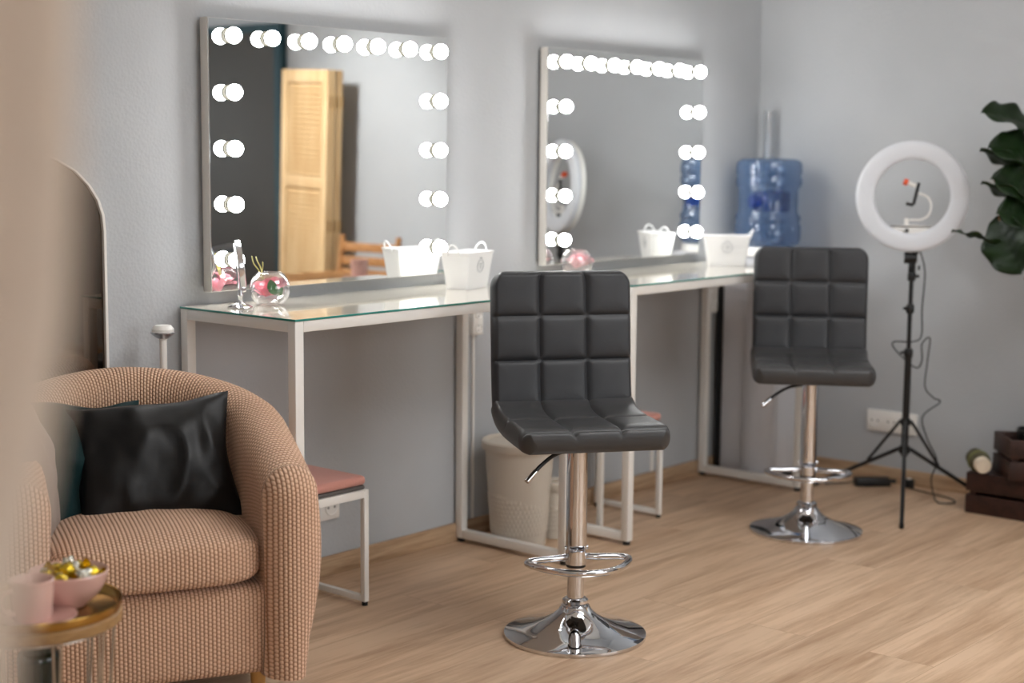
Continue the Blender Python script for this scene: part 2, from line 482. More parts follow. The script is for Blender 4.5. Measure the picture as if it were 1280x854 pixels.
# ------------------------------------------------------------------ dressing tables
TW, TD, TH = 1.188, .4845, .900
def dressing_table(x0, label):
    t = thing('dressing_table', label, 'table', (x0, 3.0594, 0), 0, 'white dressing tables with glass tops')
    w = .030; zt = TH - .006
    for x in (0, TW - w):
        finish('floor_rail', box(BM(), (x, w, .014), (x + w, TD - w, .044), .002), M['white_metal'], t)
        finish('side_rail', box(BM(), (x, w, zt - w), (x + w, TD - w, zt), .002), M['white_metal'], t)
    for y in (0, TD - w): finish('cross_rail', box(BM(), (w, y, zt - w), (TW - w, y + w, zt), .002), M['white_metal'], t)
    for x in (0, TW - w):
        for y in (0, TD - w):
            lg = finish('leg', box(BM(), (x, y, .014), (x + w, y + w, zt), .002), M['white_metal'], t)
            finish('foot', lathe(BM(), [(.013, 0), (.013, .014)], 16, Matrix.Translation((x + w / 2, y + w / 2, 0))), M['rubber'], lg)
    finish('underside_board', box(BM(), (w + .001, w + .001, zt - .018), (TW - w - .001, TD - w - .001, zt - .001)), M['white_metal'], t)
    bm = box(BM(), (-.002, -.003, zt + .0005), (TW + .002, TD, TH), .0006, 1)
    bm.normal_update()
    for f in bm.faces:
        f.material_index = 1 if abs(f.normal.z) < .9 else 0
    finish('glass_top', bm, [M['table_glass'], M['glass_edge']], t, smooth=False)
    return t
dressing_table(2.7175, 'white metal dressing table with glass top behind the pink armchair')
dressing_table(4.2225, 'white metal dressing table with glass top nearest the water cooler')

# ------------------------------------------------------------------ bar stools
def pad(path, thick, width, wcuts, scuts, depth=.013, edge=.016, corner=.03, round_ends=(True, True), ns=120, nw=110, qs=.005):
    """closed quilted cushion following path [(y,z)...]; front side = left of travel"""
    P = smooth_path([(0, a, b) for a, b in path], 10)
    cum = [0]
    for i in range(1, len(P)): cum.append(cum[-1] + (P[i] - P[i - 1]).length)
    Lt = cum[-1]
    def at(s):
        d = s * Lt
        i = 1
        while i < len(P) - 1 and cum[i] < d: i += 1
        k = (d - cum[i - 1]) / max(1e-9, cum[i] - cum[i - 1])
        p = P[i - 1].lerp(P[i], k)
        a, b = P[max(0, i - 2)], P[min(len(P) - 1, i + 1)]
        tg = (b - a).normalized()
        return p, Vector((0, -tg.z, tg.y))
    bm = BM()
    def hw(s):
        w = width / 2
        d = min(s, 1 - s) * Lt
        en = round_ends[0] if s < .5 else round_ends[1]
        if en and d < corner: w -= corner - math.sqrt(max(0, corner ** 2 - (corner - d) ** 2))
        return w
    def quilt(s, w):                      # w in [-1,1]
        q = 1.; dm = 9.
        for c in list(wcuts) + [-1, 1]: dm = min(dm, abs(w - c) * width / 2)
        for c in list(scuts) + [0, 1]: dm = min(dm, abs(s - c) * Lt)
        for c in wcuts: q = min(q, 1 - math.exp(-abs(w - c) * width / 2 / qs))
        for c in scuts: q = min(q, 1 - math.exp(-abs(s - c) * Lt / qs))
        e = min((1 - abs(w)) * width / 2, min(s if round_ends[0] else 9, (1 - s) if round_ends[1] else 9) * Lt)
        ed = 1. if e > edge else math.sqrt(max(0, 1 - (1 - e / edge) ** 2))
        q = .72 * q + .28 * math.sin(min(1, dm / .05) * PI / 2)
        return q, ed
    def ss(i): return .5 - .5 * math.cos(PI * i)          # denser near ends
    def front(i, j):
        s = ss(i); w = -math.cos(PI * j) ; w = math.copysign(abs(w) ** .8, w)
        p, n = at(s); q, ed = quilt(s, w)
        h = thick * .5 * ed + depth * (q - .35) * ed
        return p + n * h + Vector((w * hw(s), 0, 0))
    def back(i, j):
        s = ss(i); w = -math.cos(PI * j); w = math.copysign(abs(w) ** .8, w)
        p, n = at(s); _, ed = quilt(s, w)
        return p - n * thick * .5 * ed + Vector((w * hw(s), 0, 0))
    grid(bm, ns, nw, front); grid(bm, ns, nw, back)
    bmesh.ops.remove_doubles(bm, verts=bm.verts, dist=.0004)
    return bm

def bar_stool(loc, rotz, label):
    t = thing('bar_stool', label, 'stool', loc, rotz, 'quilted swivel bar stools')
    seat = [(-.205, .580), (-.16, .588), (-.06, .588), (.04, .590), (.11, .600), (.155, .622)]
    finish('seat', pad(seat, .055, .42, (-.34, .34), (.075, .53), round_ends=(True, False), corner=.045), M['leather'], t, angle=60)
    back = [(.135, .594), (.160, .628), (.176, .71), (.186, .82), (.195, .92), (.204, 1.008)]
    finish('backrest', pad(back, .052, .41, (-.34, .34), (.10, .41, .70), round_ends=(False, True), corner=.045), M['leather_back'], t, angle=60)
    finish('seat_plate', box(BM(), (-.075, -.075, .545), (.075, .075, .562), .006), M['black'], t)
    finish('base', lathe(BM(), [(.0001, .001), (.199, .001), (.2, .006), (.199, .011), (.185, .016), (.15, .0245), (.115, .0345), (.085, .047), (.062, .061), (.047, .076), (.040, .088)], 64), M['chrome'], t)
    finish('collar', lathe(BM(), [(.036, .086), (.037, .089), (.033, .093), (.037, .098), (.036, .105), (.030, .110), (.026, .111)], 40), M['chrome'], t)
    finish('gas_piston', lathe(BM(), [(.0235, .10), (.0235, .22)], 32), M['chrome'], t)
    bm = lathe(BM(), [(.0255, .205), (.0292, .207), (.0292, .548)], 36); lathe(bm, [(.0272, .199), (.0272, .206)], 36, mi=1)
    finish('column_sleeve', bm, [M['chrome'], M['black']], t)
    pts = [(.020, .01, .225), (.06, -.002, .224), (.125, -.006, .222), (.143, -.018, .221), (.144, -.035, .221), (.128, -.07, .221), (.085, -.125, .221), (.03, -.155, .221), (-.03, -.155, .221), (-.085, -.125, .221),
           (-.128, -.07, .221), (-.144, -.035, .221), (-.143, -.018, .221), (-.125, -.006, .222), (-.06, -.002, .224), (-.020, .01, .225)]
    bm = tube(BM(), smooth_path(pts, 6), .0095, 12)
    tube(bm, [(-.034, 0, .252), (.034, 0, .252)], .006, 10)
    finish('footrest', bm, M['chrome'], t)
    lv = finish('height_lever', tube(BM(), smooth_path([(-.03, -.03, .535), (-.08, -.055, .528), (-.125, -.08, .505), (-.155, -.095, .480)], 5), .0055, 8), M['black'], t)
    finish('lever_tip', tube(BM(), [(-.142, -.088, .491), (-.170, -.103, .468)], .0075, 10), M['chrome'], lv)
    return t
s0 = bar_stool((3.325, 2.585, 0), math.radians(-36), 'dark grey quilted bar stool in front, between the two dressing tables')
dup(s0, (4.825, 2.71, 0), math.radians(-57), 'dark grey quilted bar stool farther back, beside the ring light')

# ------------------------------------------------------------------ armchair
CH, CR = Vector((2.262, 3.128, 0)), math.radians(-27)
ch = thing('armchair', 'beige knit-covered tub armchair in the left foreground', 'armchair', CH, CR)
XS, H, YFR = .305, .068, -.285
straight, arc = -YFR, PI / 2 * XS
half = straight + arc
def upath(d):                           # d signed distance from the middle of the back
    s = 1 if d >= 0 else -1; a = abs(d)
    if a <= arc:
        th = a / XS
        return Vector((s * XS * math.sin(th), XS * math.cos(th), 0)), Vector((s * math.sin(th), math.cos(th), 0))
    return Vector((s * XS, -(a - arc), 0)), Vector((s, 0, 0))
def rim(d): return .772 - .165 * (min(abs(d), half) / half) ** 1.7
NP = 46
NU, NE, EXT = 140, 16, .075
def dmap(u):
    i = u * NU
    if i < NE: return -(half + EXT * math.sin(PI / 2 * (1 - i / NE)))
    if i > NU - NE: return half + EXT * math.sin(PI / 2 * (1 - (NU - i) / NE))
    return -half + 2 * half * (i - NE) / (NU - 2 * NE)
def shell(u, v):
    d = dmap(u)
    over = max(0, abs(d) - half)
    k = math.sqrt(max(0.0, 1 - (over / EXT) ** 2)) if over > 0 else 1.
    k = max(k, .0005)
    p, n = upath(d)
    zt = rim(d) - H * (1 - k) * 1.1
    h = H * k
    # profile
    if v < .36:
        z = .10 + (zt - h - .10) * (v / .36); off = -h * (1 - .06 * math.sin(PI * v / .36)) 
    elif v < .58:
        a = PI * (v - .36) / .22
        z = zt - h + h * math.sin(a); off = -h * math.cos(a)
    else:
        q = (v - .58) / .42
        z = zt - h - (zt - h - .10) * q
        off = h + k * (.016 * math.sin(PI * min(1, q * 1.25)) - .035 * q ** 1.6)
    nn = noise.noise(Vector((p.x * 5, p.y * 5, z * 6))) * .004
    # bottom hem stays closed towards the centre at the arm fronts
    return Vector((p.x, p.y, 0)) + n * (off + nn * k) + Vector((0, 0, z))
def shell_uv(u, v):
    d = dmap(u)
    if abs(d) > half + .012:
        p = shell(u, v); return (p.x, p.z)
    if v < .36: w = v / .36 * .55
    elif v < .58: w = .55 + (v - .36) / .22 * .214
    else: w = .764 + (v - .58) / .42 * .55
    return (d, w)
bm = BM(); grid(bm, NU, NP, shell, shell_uv)
finish('back_and_arms', bm, M['knit'], ch, angle=180)
bm = box(BM(), (-.285, -.292, .10), (.285, -.02, .318), .03, 4); uvbox(bm)
finish('front_panel', bm, M['knit'], ch, angle=80)
# seat cushion
t = BM(); bmesh.ops.create_cube(t, size=2); bmesh.ops.subdivide_edges(t, edges=t.edges[:], cuts=18, use_grid_fill=True)
uvl = t.loops.layers.uv.verify()
def cush(c):
    x, y, z = c
    e = 5.0
    r = (abs(x) ** e + abs(y) ** e + abs(z) ** e) ** (1 / e)
    q = Vector(c) * (max(abs(x), abs(y), abs(z)) / r if r else 1)
    X = q.x * .253; Y = -.065 + q.y * .262
    Z = .385 + q.z * .066 + (.022 * (1 - x * x) * (1 - y * y) if z > 0 else 0)
    if Y > 0: X *= 1 - .25 * (Y / .2) ** 2
    return Vector((X, Y, Z))
for v in t.verts: v.co = cush(v.co)
uvbox(t)
finish('seat_cushion', t, M['knit'], ch, angle=80)
for (x, y) in ((-.24, -.23), (.24, -.23), (-.19, .20), (.19, .20)):
    finish('leg', lathe(BM(), [(.013, 0), (.014, .004), (.021, .115)], 20, Matrix.Translation((x, y, 0))), M['gold_leg'], ch)

def pillow(name, label, m, size, thick, Mw, seed, crease=.014, ear=.07):
    bm = BM(); a, b = size[0] / 2, size[1] / 2
    def f(sgn):
        def g(u, v):
            x, y = u * 2 - 1, v * 2 - 1
            pinx = 1 - ear * (1 - abs(y) ** 2.2); piny = 1 - ear * 1.1 * (1 - abs(x) ** 2.2)
            th = thick * .5 * ((1 - x * x) ** .55) * ((1 - y * y) ** .55)
            P = Vector((x * a * pinx, y * b * piny, 0))
            w = 0
            if abs(x) < 1 and abs(y) < 1:
                q = Vector((P.x * 9 + seed, P.y * 6, sgn * 3 + seed))
                w = crease * (1 - abs(noise.noise(q)) * 2.4) + crease * .8 * noise.noise(q * 2.3)
                w *= (1 - x ** 4) * (1 - y ** 4)
            P.z = sgn * (th + w)
            P.x += .012 * noise.noise(Vector((y * 1.5, seed, x))) ; P.y += .012 * noise.noise(Vector((x * 1.5, seed + 5, y)))
            return P
        return g
    grid(bm, 44, 44, f(1)); grid(bm, 44, 44, f(-1))
    bmesh.ops.remove_doubles(bm, verts=bm.verts, dist=.0003)
    o = finish(name, bm, m, None, angle=70)
    o.matrix_world = Mw
    return tag(o, label, 'cushion', 'cushions on the armchair')
def PM(local, rz, tilt, roll):
    base = Matrix.Translation(CH) @ Matrix.Rotation(CR, 4, 'Z')
    # pillow plane xy -> stands up facing local -Y
    return base @ Matrix.Translation(local) @ Matrix.Rotation(rz, 4, 'Z') @ Matrix.Rotation(math.radians(90) - tilt, 4, 'X') @ Matrix.Rotation(roll, 4, 'Z')
pillow('throw_cushion', 'shiny black cushion in the middle of the armchair seat', M['blackfab'], (.395, .325), .11, PM((.042, .00, .572), math.radians(-4), math.radians(24), math.radians(4)), 1.3, ear=.09)
pillow('throw_cushion', 'dark green velvet cushion tucked beside the black one', M['greenvel'], (.32, .33), .08, PM((-.125, .05, .570), math.radians(18), math.radians(24), math.radians(-6)), 4.1)
pillow('throw_cushion', 'grey-mauve cushion against the left arm of the armchair', M['greyfab'], (.30, .33), .08, PM((-.258, -.095, .58), math.radians(70), math.radians(14), math.radians(4)), 7.7)

# ------------------------------------------------------------------ side table and what stands on it
SC = Vector((1.654, 2.629, 0)); SZ = .440
st = thing('side_table', 'round wire-basket side table with wooden top at lower left', 'side table', SC)
finish('tabletop', lathe(BM(), [(.0001, SZ - .024), (.160, SZ - .024), (.165, SZ - .020), (.165, SZ - .003), (.162, SZ), (.0001, SZ)], 64), M['table_wood'], st)
for k in range(9):
    for da in (-.05, .05):
        a = 2 * PI * k / 9 + da + .2
        a2 = a - da * 1.4
        finish('wire_leg', tube(BM(), [(.150 * math.cos(a), .150 * math.sin(a), SZ - .024), (.118 * math.cos(a2), .118 * math.sin(a2), .006)], .0028, 8), M['silverwire'], st)
for r, z in ((.1455, SZ - .03), (.1335, .24), (.118, .006)):
    finish('wire_ring', tube(BM(), [(r * math.cos(2 * PI * i / 48), r * math.sin(2 * PI * i / 48), z) for i in range(48)], .003, 8, closed=True), M['silverwire'], st)
tr = finish('serving_tray', lathe(BM(), [(.0001, 0), (.150, 0), (.156, .003), (.162, .018), (.164, .020), (.1655, .018), (.160, .001), (.1595, .0)], 64), M['brass'], None, loc=(SC.x, SC.y, SZ + .0005))
bm = BM(); lathe(bm, [(.0001, .0), (.152, .0), (.158, .004), (.1615, .019), (.1645, .020), (.1655, .018), (.161, .001), (.154, -.0003)], 64, cap=False)
tr.data.clear_geometry() if hasattr(tr.data, 'clear_geometry') else None
bmesh.ops.recalc_face_normals(bm, faces=bm.faces); bm.to_mesh(tr.data); bm.free(); tr.data.shade_smooth(); tr.data.set_sharp_from_angle(angle=math.radians(50))
tag(tr, 'round brass tray with raised rim on the wire side table', 'tray')
TZ = SZ + .0012
def vessel(name, label, cat, prof, loc, m, seg=48):
    return tag(finish(name, lathe(BM(), prof, seg, cap=False), m, None, loc=loc), label, cat)
BX, BY = 1.715, 2.607
BK = 1.14
vessel('bowl', 'pink ceramic bowl of gold-wrapped sweets on the brass tray', 'bowl',
       [(r * BK, z * BK) for r, z in [(.0001, .001), (.028, .001), (.030, .004), (.050, .020), (.063, .042), (.068, .062), (.0665, .064), (.0645, .062), (.058, .042), (.045, .022), (.026, .009), (.0001, .008)]], (BX, BY, TZ), M['pink'])
SX, SY = 1.620, 2.566
vessel('saucer', 'flat pink saucer under the pink cup', 'saucer',
       [(.0001, 0), (.035, 0), (.06, .004), (.072, .009), (.071, .011), (.058, .0065), (.035, .003), (.0001, .003)], (SX, SY, TZ), M['pink'])
cup = thing('cup', 'pink ceramic cup on its saucer at the tray edge', 'cup', (SX - .012, SY + .002, TZ + .0035))
finish('cup_body', lathe(BM(), [(.0001, 0), (.032, 0), (.036, .006), (.0405, .062), (.041, .076), (.0425, .079), (.0405, .081), (.038, .078), (.0365, .06), (.033, .008), (.0001, .005)], 48, cap=False), M['pink'], cup)
finish('handle', tube(BM(), smooth_path([(-.040, .0, .064), (-.058, .004, .060), (-.064, .005, .042), (-.055, .003, .024), (-.037, 0, .018)], 6), .005), M['pink'], cup)
# sweets
cpos = [(-.030, -.020, .052, 0), (.004, -.034, .055, 1), (.032, -.018, .054, 0), (-.002, .004, .062, 0), (.030, .016, .058, 0), (-.034, .014, .054, 0), (.0, .034, .056, 0), (-.012, -.008, .036, 0), (.016, -.004, .036, 0)]
labs = ['gold-wrapped sweet at the left rim of the pink bowl', 'silver and gold wrapped sweet at the front of the pink bowl', 'gold-wrapped sweet at the front right of the pink bowl',
        'gold-wrapped sweet topmost in the middle of the pink bowl', 'gold-wrapped sweet at the right rim of the pink bowl', 'gold-wrapped sweet at the back left of the pink bowl', 'gold-wrapped sweet with upright twist at the back of the pink bowl',
        'gold-wrapped sweet low in the pink bowl on the left', 'gold-wrapped sweet low in the pink bowl on the right']
for (x, y, z, sil), lb in zip(cpos, labs):
    a = random.uniform(0, PI)
    c = thing('wrapped_sweet', lb, 'sweet', (BX + x * BK, BY + y * BK, TZ + z * BK), a, 'foil-wrapped sweets in the pink bowl')
    bm = BM(); lathe(bm, [(max(1e-4, .0185 * math.sin(q)), -.0155 * math.cos(q)) for q in [i * PI / 10 for i in range(11)]], 16)
    for v in bm.verts: v.co *= 1 + .10 * noise.noise(v.co * 110 + Vector((x * 90, y * 90, 0)))
    finish('foil_body', bm, M['silver_foil' if sil else 'gold_foil'], c, angle=20)
    up = .55 if 'upright' in lb or 'right rim' in lb else .15
    for s in (-1, 1):
        bm = BM()
        d = Vector((s, 0, up)).normalized()
        Mx = Matrix.Translation(d * .0145) @ rot_to(d)
        lathe(bm, [(.003, 0), (.003, .003), (.009, .012), (.010, .015)], 12, Mx, cap=False)
        for v in bm.verts: v.co += Vector((0, 0, .003 * noise.noise(v.co * 400)))
        finish('wrapper_twist', bm, M['silver_foil' if s > 0 else 'gold_foil'], c, angle=20)
vessel('glass_jar', 'dark green glass jar standing inside the wire basket table', 'jar',
       [(.0001, .001), (.036, .001), (.040, .006), (.042, .02), (.042, .335), (.040, .345), (.034, .352), (.034, .372), (.037, .374), (.037, .386), (.034, .388), (.0001, .388)], (SC.x + .014, SC.y + .016, 0.001), M['bottle'])

# ------------------------------------------------------------------ foreground curtain
def cur_edge(z):
    pts = [(0, .285), (.9, .292), (1.143, .317), (1.172, .322), (1.215, .331), (1.246, .338), (1.268, .343), (1.329, .348), (1.406, .352), (1.8, .356), (2.7, .36)]
    for (a, x), (b, y) in zip(pts, pts[1:]):
        if a <= z <= b: return x + (y - x) * (z - a) / (b - a)
    return .36
def cur(u, v):
    z = .02 + v * (ZC - .04)
    ex = cur_edge(z) + -.002 + .0075 * min(1, max(0, (z - 1.17) / .13))
    ey = .528 - (.356 - ex) * .2
    w = .42 * (.75 + .25 * abs(z - 1.0) / 1.7)
    s = 1 - u
    x = ex - s * w * .62; y = ey + s * w * .70
    f = .016 * math.sin(s * 30 + .6 * math.sin(z * 2)) * min(1, s * 6) + .006 * math.sin(s * 71 + z)
    return Vector((x + f * .7, y + f * .62, z))
bm = BM(); grid(bm, 90, 60, cur)
o = finish('curtain', bm, M['curtain'], None, angle=80)
md = o.modifiers.new('cloth_thickness', 'SOLIDIFY'); md.thickness = .0015
tag(o, 'pale beige curtain hanging blurred at the left edge', 'curtain')

# ------------------------------------------------------------------ arched mirror on the left
def arch_outline(inset):
    cx = 2.105; R = []
    wn, ww = .178 - inset, .362 - inset
    zt = 1.92 - inset
    pts = [(ww, .02 + inset), (ww, 1.12), (ww - .004, 1.165), (ww - .018, 1.205), (ww - .045, 1.245), (ww - .085, 1.283), (ww - .135, 1.310), (wn + .0, 1.332)]
    top = [(wn, zt - .12), (wn - .03, zt - .05), (wn - .09, zt - .012), (0, zt)]
    half_ = [(a, b) for a, b in pts] + top
    return [(cx + a, b) for a, b in half_] + [(cx - a, b) for a, b in half_[-2::-1]]
def extr(outline, y0, y1, hole=None):
    bm = BM()
    A = [bm.verts.new((x, y0, z)) for x, z in outline]; B = [bm.verts.new((x, y1, z)) for x, z in outline]
    n = len(outline)
    for i in range(n):
        bm.faces.new([A[i], A[(i + 1) % n], B[(i + 1) % n], B[i]])
    if hole:
        C = [bm.verts.new((x, y0, z)) for x, z in hole]; D = [bm.verts.new((x, y1, z)) for x, z in hole]
        for i in range(n):
            j = (i + 1) % n
            bm.faces.new([C[i], C[j], D[j], D[i]]); bm.faces.new([A[i], A[j], C[j], C[i]]); bm.faces.new([B[i], B[j], D[j], D[i]])
    else:
        bm.faces.new(A); bm.faces.new(B)
    return bm
am = thing('arched_mirror', 'tall pale-framed mirror with curved shoulder behind the armchair', 'mirror', (0, 0, 0))
finish('mirror_frame', extr(arch_outline(0), 3.531, 3.553, arch_outline(.008)), M['white_metal'], am, angle=30)
finish('mirror_glass', extr(arch_outline(.0085), 3.540, 3.552), M['bronze_mirror'], am, smooth=False)

# ------------------------------------------------------------------ white post behind the chair
px, py = 2.578, 3.44
po = thing('cap_post', 'slim white post with a round pale cap, between armchair and wall', 'post', (px, py, 0))
finish('post_pole', lathe(BM(), [(.010, .008), (.010, .832)], 20), M['white_metal'], po)
finish('post_base', lathe(BM(), [(.0001, .001), (.055, .001), (.055, .006), (.012, .012)], 32), M['white_metal'], po)
bm = lathe(BM(), [(.010, .826), (.022, .836), (.030, .846), (.030, .856), (.022, .866), (.0001, .868)], 32)
finish('post_cap', bm, M['wplastic'], po)
finish('cap_collar', lathe(BM(), [(.012, .828), (.026, .838), (.034, .845), (.032, .848), (.012, .836)], 32, cap=False), M['steel'], po)

# ------------------------------------------------------------------ low pink stools
def pink_stool(loc, label):
    t = thing('low_stool', label, 'stool', loc, 0, 'pink-cushioned low stools')
    W, D, Hs, w = .377, .302, .352, .018
    for x in (0, W - w):
        finish('floor_rail', box(BM(), (x, w, .012), (x + w, D - w, .012 + w), .0015), M['white_metal'], t)
        finish('side_rail', box(BM(), (x, w, Hs - .024), (x + w, D - w, Hs), .0015), M['white_metal'], t)
    for y in (0, D - w): finish('cross_rail', box(BM(), (w, y, Hs - .024), (W - w, y + w, Hs), .0015), M['white_metal'], t)
    for x in (0, W - w):
        for y in (0, D - w):
            lg = finish('leg', box(BM(), (x, y, .012), (x + w, y + w, Hs), .0015), M['white_metal'], t)
            finish('foot', lathe(BM(), [(.009, 0), (.009, .012)], 14, Matrix.Translation((x + w / 2, y + w / 2, 0))), M['rubber'], lg)
    finish('cushion_underlay', box(BM(), (.006, .006, Hs + .0005), (W - .010, D - .010, Hs + .013), .004), M['underfab'], t)
    bm = box(BM(), (.002, .002, Hs + .0135), (W - .006, D - .006, Hs + .042), .013, 4)
    finish('seat_cushion', bm, M['pinkfab'], t, angle=70)
    return t
p0 = pink_stool((2.765, 3.219, 0), 'low white stool with pink cushion under the table behind the armchair')
dup(p0, (4.271, 3.214, 0), 0, 'low white stool with pink cushion half hidden behind the front bar stool')

# ------------------------------------------------------------------ bins
def bin_(loc, label, rb, rt, h, band):
    t = thing('waste_bin', label, 'bin', loc, 0, 'white plastic bins')
    bm = BM()
    nz = 46
    def fn(u, v):
        a = 2 * PI * u; z = .002 + v * h
        r = rb + (rt - rb) * (z / h)
        top = band[1] + .03 * math.cos(a - 2.6)
        if band[0] < z < top:
            r += .0028 * abs(math.sin(22 * a + (1.57 if int((z - band[0]) / .0155) % 2 else 0))) * abs(math.sin(PI * (z - band[0]) / .0155)) ** .5
        return Vector((r * math.cos(a), r * math.sin(a), z))
    grid(bm, 240, 70, fn, closeu=True)
    lathe(bm, [(.0001, .002), (rb, .002)], 48, cap=False)
    finish('bin_body', bm, M['wbin'], t, angle=70)
    finish('bin_rim', lathe(BM(), [(rt - .004, h - .03), (rt + .008, h - .03), (rt + .010, h - .026), (rt + .010, h - .004), (rt + .006, h + .001), (rt - .004, h + .002), (rt - .010, h - .003), (rt - .008, h - .03)], 64, cap=False), M['wbin'], t)
    finish('bin_lid', lathe(BM(), [(rt - .0085, h - .008), (rt * .6, h - .004), (.0001, h - .003)], 64, cap=False), M['wbin'], t)
    return t
bin_((4.001, 3.362, 0), 'tall white plastic bin with textured lower band between the dressing tables', .093, .121, .365, (.045, .155))
bin_((4.164, 3.332, 0), 'small white bin mostly hidden behind the tall bin', .050, .0425, .20, (.03, .10))

# ------------------------------------------------------------------ things on the dressing tables
GT = TH + .0005
mm = thing('makeup_mirror', 'small chrome stand-up mirror seen edge-on at the left table end', 'mirror', (2.812, 3.395, GT), math.radians(-36))
finish('stand_base', lathe(BM(), [(.0001, 0), (.036, 0), (.037, .003), (.030, .008), (.012, .013), (.007, .018)], 40), M['chrome'], mm)
finish('stem', lathe(BM(), [(.007, .015), (.006, .03), (.009, .036), (.006, .042), (.006, .052)], 20), M['chrome'], mm)
Mx = Matrix.Translation((0, 0, .118)) @ Matrix.Rotation(math.radians(84), 4, 'Y')
hd = finish('mirror_head', lathe(BM(), [(.0001, -.006), (.062, -.006), (.068, -.009), (.074, -.007), (.0745, .0), (.074, .007), (.068, .009), (.062, .006), (.0001, .006)], 48, Mx), M['satin'], mm)
finish('mirror_face', lathe(BM(), [(.0001, .0064), (.061, .0064)], 48, Mx), M['mirror'], hd)

def glass_bowl(loc, label):
    R = .058
    prof = [(.0001, .001), (.026, .001), (.030, .002)]
    prof += [(R * math.sin(a), .047 - R * math.cos(a)) for a in [.72 + i * .11 for i in range(17)]]
    z = prof[-1][1]; r = prof[-1][0]
    inner = [(x - .002, zz + .0008) for x, zz in prof[3:]][::-1]
    prof = prof + [(r - .001, z + .0015)] + inner + [(.026, .006), (.0001, .006)]
    return tag(finish('glass_bowl', lathe(BM(), prof, 40, cap=False), M['clear'], None, loc=loc), label, 'vase', 'round glass vases on the tables')
def rose(loc, R, label, pm, tilt=(0, 0), leaves=(), seed=0):
    t = thing('rose', label, 'flower', loc, seed, 'pink flowers in the glass vases')
    t.rotation_euler = (tilt[0], tilt[1], seed)
    bm = BM(); rnd = random.Random(seed)
    for ring, (n, rr, op, hh) in enumerate(((3, .35, .15, .95), (4, .62, .45, .9), (5, .9, .85, .75))):
        for k in range(n):
            a0 = 2 * PI * k / n + ring * .7 + rnd.uniform(-.2, .2); wd = 2.2 * PI / n * .62
            def fn(u, v, a0=a0, wd=wd, rr=rr, op=op, hh=hh):
                a = a0 + (u - .5) * wd * 1.5 * (1 - .25 * v)
                r = R * rr * (.25 + .75 * math.sin(v * PI * .5)) + R * op * .35 * v * v
                z = R * hh * (v * 1.25 - .45) - R * .18 * (u * 2 - 1) ** 2 * v - R * op * .25 * v ** 3
                return Vector((r * math.cos(a), r * math.sin(a), z))
            grid(bm, 6, 6, fn)
    finish('petals', bm, pm, t, angle=80)
    for (a, ln, dz) in leaves:
        bm = BM()
        def lf(u, v, a=a, ln=ln, dz=dz):
            w = .38 * ln * math.sin(PI * min(1, u * .97 + .03)) ** .8
            c = Vector((math.cos(a), math.sin(a), 0)); s = Vector((-math.sin(a), math.cos(a), 0)); k = v * 2 - 1
            return c * (R * .55 + ln * u * .8) + s * w * k + Vector((0, 0, R * .2 + dz * u + .18 * w * abs(k)))
        grid(bm, 8, 4, lf); finish('leaf', bm, M['leaf'], t, angle=80)
    return t
v1 = (2.925, 3.400)
glass_bowl((*v1, GT), 'round clear glass vase of pink roses at left end of table')
rose((v1[0] - .016, v1[1] - .004, GT + .040), .036, 'pink rose filling the left of the glass vase beside the makeup mirror', M['petal'], (.3, -.3), (), .3)
r2_ = rose((v1[0] + .014, v1[1] - .010, GT + .056), .030, 'pink rose with a green leaf at the right of the glass vase', M['petal'], (.35, .3), (), 1.7)
bpy.context.view_layer.update()
for (cx_, cz_, h_, w_, tl) in ((.016, .054, .046, .030, .35), (.034, .040, .030, .018, -.5)):
    bm = BM()
    rt_ = Vector((.62, -.78, 0)); to_ = Vector((-.78, -.62, 0))
    c0 = Vector((v1[0], v1[1], GT + cz_)) + rt_ * cx_ + to_ * math.sqrt(max(0, .047 ** 2 - cx_ ** 2))
    def lf2(u, v):
        k = v * 2 - 1; ww = w_ * .5 * math.sin(PI * min(1, u * .96 + .03)) ** .8
        x = k * ww; z = (u - .5) * h_
        return r2_.matrix_world.inverted() @ (c0 + rt_ * (x * math.cos(tl) - z * math.sin(tl)) + Vector((0, 0, x * math.sin(tl) + z * math.cos(tl))) - to_ * (.006 * (2 * u - 1) ** 2 - .12 * abs(x)))
    grid(bm, 10, 6, lf2); finish('leaf', bm, M['leaf'], r2_, angle=80)
bm = BM()
for pts in ([(-.02, .01, .075), (-.03, .012, .100), (-.045, .016, .120), (-.05, .018, .142)], [(-.016, .01, .075), (-.022, .012, .105), (-.034, .012, .125), (-.038, .015, .140)], [(-.022, .01, .09), (-.02, .006, .112), (-.024, .002, .125)]):
    tube(bm, smooth_path(pts, 4), .0016, 6)
tag(finish('twig', bm, M['twig'], None, loc=(v1[0], v1[1], GT)), 'thin yellow-green twig sprouting from the glass vase by the makeup mirror', 'twig')
v2 = (4.372, 3.415)
glass_bowl((*v2, GT), 'round clear glass vase of pale flowers just above the front stool')
rose((v2[0] - .012, v2[1] - .008, GT + .046), .038, 'pale pink rose at the left of the vase by the second mirror', M['petal_pale'], (.2, -.2), (), 2.2)
rose((v2[0] + .018, v2[1] - .012, GT + .054), .036, 'pale pink rose at the right of the vase by the second mirror', M['petal_pale'], (.3, .25), ((.6, .028, .0),), .9)

